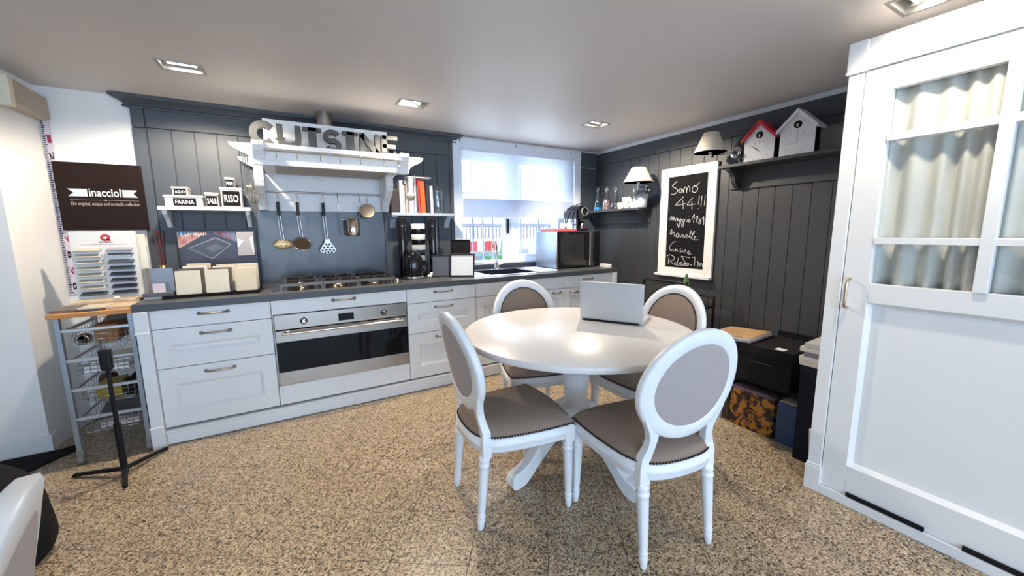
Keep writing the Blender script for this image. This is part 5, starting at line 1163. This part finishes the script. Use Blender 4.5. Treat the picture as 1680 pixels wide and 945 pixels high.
tag(G().obox((2.715, -2.283, z+0.005), (1, 0.06, 0), (-0.34, 1, 0), (0, 0, 1), 0.145, 0.120, 0.002).obj('brown_envelope', mat('kraft_brown', (0.42, 0.25, 0.12), 0.7, var=0.15, scale=8)), 'kraft brown sheet lying on top of the paper stack', 'envelope')
tag(G().obox((2.44, -2.862, 0.12), (1, 0, 0.18), (0, 1, 0), (-0.18, 0, 1), 0.005, 0.022, 0.12).obj('leaning_sheet', PAPER), 'white sheet leaning on the floor against the wardrobe post', 'sheet')

# ================================================================== WARDROBE
XW = 2.285
t = thing('sliding_wardrobe', (2.8, -3.9, 0), 'tall white wardrobe with a curtained sliding door', 'wardrobe')
WY0, WY1 = -2.898, -5.3
G().box(XW+0.05, 3.462, WY0-0.02, WY0-0.001, 0, 2.05).obj('side_panel', WHITE, t)
G().box(XW+0.05, 3.462, WY1, WY0-0.02, 2.03, 2.05).obj('top_panel', WHITE, t)
G().box(XW+0.10, XW+0.11, WY1, WY0-0.02, 0, 2.03).obj('inner_lining', mat('inner_cream', (0.82, 0.80, 0.75), 0.7), t)
G().box(XW-0.004, XW+0.06, -2.953, WY0, 0.135, 1.925).obj('post', WHITE, t, bevel=0.003)
G().box(XW-0.012, XW+0.06, -2.957, WY0+0.006, 0.0, 0.125).obj('post_base', WHITE, t, bevel=0.003)
G().box(XW-0.009, XW+0.06, -2.955, WY0+0.004, 0.125, 0.138).obj('post_moulding', WHITE, t, bevel=0.004)
G().box(XW-0.012, XW+0.06, -2.957, WY0+0.006, 1.937, 2.052).obj('post_cap', WHITE, t, bevel=0.003)
G().box(XW-0.014, XW+0.06, -2.960, WY0+0.009, 1.925, 1.938).obj('post_moulding', WHITE, t, bevel=0.003)
G().box(XW-0.004, XW+0.06, WY1, -2.957, 1.940, 2.052).obj('header', WHITE, t, bevel=0.002)
G().box(XW-0.012, XW+0.02, WY1, -2.957, 1.928, 1.941).obj('header_ledge', WHITE, t, bevel=0.003)
tr = G().box(XW-0.012, XW+0.06, WY1, -2.957, 0.0, 0.046).obj('bottom_track', WHITE, t, bevel=0.003)
for a, b in ((-3.316, -3.06), (-3.72, -3.42), (-4.2, -3.84)): G().box(XW-0.0135, XW-0.005, a, b, 0.050, 0.068).obj('track_slot', BLACKM, tr)
CUR = cloth_sheer('curtain_cream', (0.90, 0.88, 0.82), 0.0, 0.30)
def sliding_door(y0, y1, handle):
    D = thing('tmp', (2.8, -3.9, 0), None, None); bpy.data.objects.remove(D)
    x0, x1 = XW, XW+0.034; sw = 0.092
    d = G().box(x0, x1, y0-sw, y0, 0.048, 1.926).obj('sliding_door', WHITE, t, bevel=0.002)
    G().box(x0, x1, y1, y1+sw, 0.048, 1.926).obj('stile', WHITE, d, bevel=0.002)
    a, b = y1+sw, y0-sw
    for z0, z1, nm in ((1.832, 1.926, 'top_rail'), (0.957, 1.040, 'middle_rail'), (0.048, 0.190, 'bottom_rail')): G().box(x0, x1, a, b, z0, z1).obj(nm, WHITE, d, bevel=0.002)
    for z0, z1 in ((1.627, 1.656), (1.210, 1.237)): G().box(x0-0.008, x1, a, b, z0, z1).obj('glazing_bar', WHITE, d, bevel=0.002)
    m = (a+b)/2; G().box(x0-0.010, x1, m-0.018, m+0.018, 1.040, 1.832).obj('mullion', WHITE, d, bevel=0.002)
    G().box(x0+0.026, x0+0.032, a, b, 0.190, 0.957).obj('lower_panel', WHITE, d)
    g = G()
    for q in (0, 1):
        yy0, yy1 = (b, b-0.014) if q == 0 else (a+0.014, a)
        g.prism([(x0+0.002, yy0 if q == 0 else yy1), (x0+0.026, yy0 if q == 0 else yy1), (x0+0.026, yy1 if q == 0 else yy0)], 'z', 0.19, 0.957)
    g.prism([(x0+0.002, 0.19), (x0+0.026, 0.19), (x0+0.026, 0.204)], 'y', a, b); g.prism([(x0+0.002, 0.957), (x0+0.026, 0.957), (x0+0.026, 0.943)], 'y', a, b)
    g.obj('panel_bevel', WHITE, d)
    for yy0, yy1 in ((a, m-0.018), (m+0.018, b)):
        for z0, z1 in ((1.656, 1.832), (1.237, 1.627), (1.040, 1.210)): G().box(x0+0.018, x0+0.021, yy0, yy1, z0, z1).obj('pane', PGLASS, d)
    g = G(); rr = []; n = 150
    for i in range(n+1):
        y = a+(b-a)*i/n
        def dx(k, s): return XW+0.046+k*(0.013*math.sin(y*95+1.3*math.sin(y*23)+s)+0.007*math.sin(y*41+2+s))
        rr.append([(dx(0.75, 0), y, 1.86), (dx(0.8, 0.1), y, 1.80), (dx(1, 0.2), y, 1.5), (dx(1.15, 0.5), y, 1.2), (dx(1.2, 0.6), y, 1.0), (dx(1.2, 0.6)+0.001, y, 1.0), (dx(0.75, 0)+0.001, y, 1.86)])
    g.rings(rr, caps=False); g.obj('curtain', CUR, d)
    G().tube([(XW+0.046, a, 1.838), (XW+0.046, b, 1.838)], 0.004, 6).obj('curtain_rod', CHROME, d)
    if handle:
        y = y0-0.026
        g = G().tube(spline([(x0, y, 1.055), (x0-0.025, y, 1.052), (x0-0.034, y, 1.03), (x0-0.034, y, 0.95), (x0-0.025, y, 0.930), (x0, y, 0.927)], 4), 0.0065, 8); g.obj('handle', mat('champagne_metal', (0.55, 0.42, 0.30), 0.25, 1.0), d)
sliding_door(-2.956, -3.76, True)
sliding_door(-3.765, -4.6, False)

# ================================================================== TABLE
TCX, TCY, TR, TZ = 1.445, -2.115, 0.603, 0.755
t = thing('round_table', (TCX, TCY, 0), 'round white pedestal table in the middle of the room', 'table')
G().lathe([(0.002, TZ), (TR-0.004, TZ), (TR, TZ-0.003), (TR, TZ-0.027), (TR-0.006, TZ-0.032), (0.002, TZ-0.032)], (TCX, TCY, 0), 96).obj('table_top', TABLEW, t)
G().lathe([(0.30, TZ-0.032), (0.30, TZ-0.055), (0.28, TZ-0.06), (0.002, TZ-0.06)], (TCX, TCY, 0), 48).obj('under_plate', CHAIRW, t)
G().lathe([(0.085, TZ-0.06), (0.088, 0.66), (0.082, 0.58), (0.070, 0.46), (0.062, 0.38), (0.064, 0.34), (0.078, 0.325), (0.084, 0.30), (0.084, 0.22), (0.07, 0.19), (0.03, 0.18)], (TCX, TCY, 0), 36).obj('column', CHAIRW, t)
for k in range(4):
    a = math.radians(5+90*k); d = Vector((math.cos(a), math.sin(a), 0)); s = Vector((-d.y, d.x, 0))
    # profile: radius, top z, bottom z
    pr = [(0.05, 0.335, 0.20), (0.10, 0.330, 0.195), (0.15, 0.300, 0.185), (0.20, 0.255, 0.155), (0.25, 0.205, 0.115), (0.30, 0.155, 0.07), (0.34, 0.115, 0.03), (0.375, 0.092, 0.005), (0.405, 0.085, 0.0), (0.43, 0.078, 0.0), (0.446, 0.058, 0.010), (0.450, 0.038, 0.022)]
    g = G(); rr = []
    for r, zt, zb in pr:
        p = Vector((TCX, TCY, 0))+d*r; w_ = 0.033
        rr.append([p-s*w_+Vector((0, 0, zb)), p+s*w_+Vector((0, 0, zb)), p+s*w_+Vector((0, 0, zt-0.008)), p+s*(w_-0.008)+Vector((0, 0, zt)), p-s*(w_-0.008)+Vector((0, 0, zt)), p-s*w_+Vector((0, 0, zt-0.008))])
    g.rings(rr, smooth=False); g.obj('leg', CHAIRW, t, bevel=0.003)

# ================================================================== CHAIRS
def make_chair():
    t = thing('oval_back_chair', (0, 0, 0), '', 'chair', 'white oval-back dining chairs')
    kw = dict(parent=t)
    # seat outline, +y is the front
    ctrl = [(-0.232, 0.205), (-0.225, 0.222), (-0.12, 0.242), (0, 0.248), (0.12, 0.242), (0.225, 0.222), (0.232, 0.205), (0.232, 0.10), (0.218, -0.05), (0.192, -0.16), (0.13, -0.222), (0, -0.240), (-0.13, -0.222), (-0.192, -0.16), (-0.218, -0.05), (-0.232, 0.10)]
    ol = [Vector((p[0], p[1], 0)) for p in spline([Vector((a, b, 0)) for a, b in ctrl], 4, True)]
    def ring(sc, z, dome=0.0): return [(p.x*sc, p.y*sc, z+dome*(0)) for p in ol]
    def inset(dd, z): return [(p.x*(1-dd/0.225), p.y*(1-dd/0.24), z) for p in ol]
    G().rings([inset(0.03, 0.352), inset(0.006, 0.352), inset(0.002, 0.358), inset(0.004, 0.372), inset(0.0, 0.376), inset(-0.001, 0.392), inset(0.003, 0.396), inset(0.002, 0.410), inset(0.010, 0.416), inset(0.03, 0.416)]).obj('seat_frame', CHAIRW, **kw)
    c = G().rings([inset(0.010, 0.410), inset(0.007, 0.420), inset(0.010, 0.434), inset(0.022, 0.450), inset(0.050, 0.464), inset(0.10, 0.474), inset(0.16, 0.479), inset(0.215, 0.480)]).obj('seat_cushion', LINEN, **kw)
    g = G()
    L = 0; prev = ol[0]; acc = 0
    pts = [(p.x*(1-0.006/0.225), p.y*(1-0.006/0.24)) for p in ol]; pts.append(pts[0])
    step = 0.0125; d = 0
    for a, b in zip(pts, pts[1:]):
        seg = math.hypot(b[0]-a[0], b[1]-a[1])
        while d < seg:
            f = d/seg; g.ball((a[0]+(b[0]-a[0])*f, a[1]+(b[1]-a[1])*f, 0.4205), 0.0052, 6, 4); d += step
        d -= seg
    o = g.obj('nail_trim', NAIL, c); o['kind'] = 'stuff'
    fl = [(0.0085, 0.0), (0.0125, 0.006), (0.0155, 0.028), (0.0175, 0.050), (0.0145, 0.056), (0.0195, 0.062), (0.0165, 0.070), (0.0165, 0.073), (0.0185, 0.10), (0.0215, 0.20), (0.0235, 0.275), (0.0225, 0.288), (0.0265, 0.293), (0.0265, 0.302), (0.0200, 0.308), (0.0255, 0.318), (0.0255, 0.330), (0.022, 0.336)]
    def sheared(g, sx, sy): return g.mapv(lambda p: Vector((p.x+sx*(0.36-p.z), p.y+sy*(0.36-p.z), p.z)))
    for s in (-1, 1):
        l = G().lathe(fl, (s*0.206, 0.198, 0), 20, 0.16, (0.072, 0.28)); sheared(l, s*0.02, 0.01).obj('leg', CHAIRW, **kw)
        G().box(s*0.206-0.027, s*0.206+0.027, 0.171, 0.225, 0.334, 0.405).obj('corner_block', CHAIRW, bevel=0.004, **kw)
    for s in (-1, 1):
        l = G().lathe(fl, (s*0.160, -0.190, 0), 20, 0.16, (0.072, 0.28)); sheared(l, s*0.012, -0.085).obj('leg', CHAIRW, **kw)
    # back: centre line on a leaning, slightly concave surface
    LEAN = 0.19
    def S(x, z, dpt=0.0):   # dpt>0 towards the front
        return Vector((x, -0.195-LEAN*(z-0.42)+0.55*x*x+dpt, z))
    zc, ax, az = 0.722, 0.198, 0.190
    N_ = 56
    def oval(sx, sz, dpt):
        return [S(ax*sx*math.cos(2*PI*k/N_)*(1-0.04*math.sin(2*PI*k/N_)), zc+az*sz*math.sin(2*PI*k/N_), dpt) for k in range(N_)]
    prof = [(-0.030, -0.013), (-0.030, 0.006), (-0.024, 0.014), (-0.014, 0.012), (-0.008, 0.018), (0.014, 0.020), (0.022, 0.014), (0.028, 0.008), (0.028, -0.013), (0.020, -0.018), (-0.022, -0.018)]
    rings = []
    for k in range(N_):
        a = 2*PI*k/N_; rr = []
        for pr, pd in prof: rr.append(S((ax+pr)*math.cos(a)*(1-0.04*math.sin(a)), zc+(az+pr)*math.sin(a), pd))
        rings.append(rr)
    f = G().rings(rings, closed=True).obj('back_frame', CHAIRW, **kw)
    for sgn, m, nm, dp in ((1, LINEN, 'back_cushion', 0.008), (-1, LINENB, 'back_panel', -0.010)):
        rr = []
        for q, dd in ((0.89, 0.0), (0.87, 0.006), (0.80, 0.013 if sgn > 0 else 0.008), (0.6, 0.022 if sgn > 0 else 0.010), (0.3, 0.027 if sgn > 0 else 0.011), (0.04, 0.028 if sgn > 0 else 0.011)):
            rr.append(oval(q, q*0.99, dp+sgn*dd*0.8))
        G().rings(rr).obj(nm, m, **kw)
    g = G()
    for k in range(92):
        a = 2*PI*k/92; p = S(ax*0.875*math.cos(a)*(1-0.04*math.sin(a)), zc+az*0.868*math.sin(a), 0.015); g.ball(p, 0.0048, 6, 4)
    o = g.obj('nail_trim', NAIL, f); o['kind'] = 'stuff'
    for s in (-1, 1):
        rr = []
        path = [(0.160, 0.335, 0.024, 0.020), (0.160, 0.40, 0.024, 0.020), (0.153, 0.44, 0.022, 0.019), (0.141, 0.48, 0.018, 0.017), (0.136, 0.515, 0.018, 0.016), (0.140, 0.55, 0.024, 0.016), (0.154, 0.59, 0.030, 0.015), (0.170, 0.63, 0.026, 0.014)]
        for x, z, hw, hd in path:
            c0 = S(s*x, max(z, 0.40)); c0.z = z
            if z < 0.42: c0.y = -0.188
            rr.append([(c0.x-hw, c0.y-hd, z), (c0.x+hw, c0.y-hd, z), (c0.x+hw, c0.y+hd, z), (c0.x-hw, c0.y+hd, z)])
        G().rings(rr, smooth=False).obj('back_post', CHAIRW, bevel=0.004, **kw)
    return t
proto = make_chair()
CH = [((0.987, -2.177), -94.3, 'white oval-back chair on the oven side of the table, seen from behind at left'),
      ((1.402, -2.627), -8.9, 'white oval-back chair nearest the camera with its back turned to it'),
      ((1.485, -1.655), 166.0, 'white oval-back chair on the sink side of the table'),
      ((1.925, -2.17), 90.0, 'white oval-back chair on the chalkboard side of the table behind the laptop'),
      ((-0.509, -3.006), 99.9, 'white oval-back chair cut off at the lower left corner of the picture')]
for i, ((x, y), a, lab) in enumerate(CH):
    c = proto if i == 0 else copy_tree(proto)
    c.location = (x, y, 0); c.rotation_euler = (0, 0, math.radians(a)); c['label'] = lab
# ================================================================== LAPTOP
p0, p1 = Vector((1.61, -1.951, TZ)), Vector((1.793, -2.265, TZ)); ux = (p1-p0).normalized(); nn = Vector((-ux.y, ux.x, 0))   # nn points away from the camera
wd = (p1-p0).length/2; c = (p0+p1)/2
t = thing('laptop', tuple(c), 'open silver laptop with its lid back facing the camera', 'laptop')
SL = mat('laptop_silver', (0.58, 0.60, 0.63), 0.38, 0.5, var=0.02)
G().obox(c+nn*0.118+Vector((0, 0, 0.010)), ux, nn, (0, 0, 1), wd, 0.120, 0.008).obj('base', SL, t, bevel=0.004)
G().obox(c+nn*0.12+Vector((0, 0, 0.0186)), ux, nn, (0, 0, 1), wd-0.03, 0.07, 0.0008).obj('keyboard', BLACK, t)
up = (Vector((0, 0, 1))-nn*0.03).normalized()
G().obox(c+Vector((0, 0, 0.012))+up*0.112, ux, up.cross(ux), up, wd, 0.004, 0.108).obj('lid', SL, t, bevel=0.003)
G().obox(c+Vector((0, 0, 0.012))+up*0.112+nn*0.0055, ux, nn, up, wd-0.008, 0.0012, 0.098).obj('screen', BLACKG, t)
G().obox(c+Vector((0, 0, 0.006)), ux, nn, (0, 0, 1), wd-0.02, 0.007, 0.006).obj('hinge', BLACK, t, bevel=0.002)
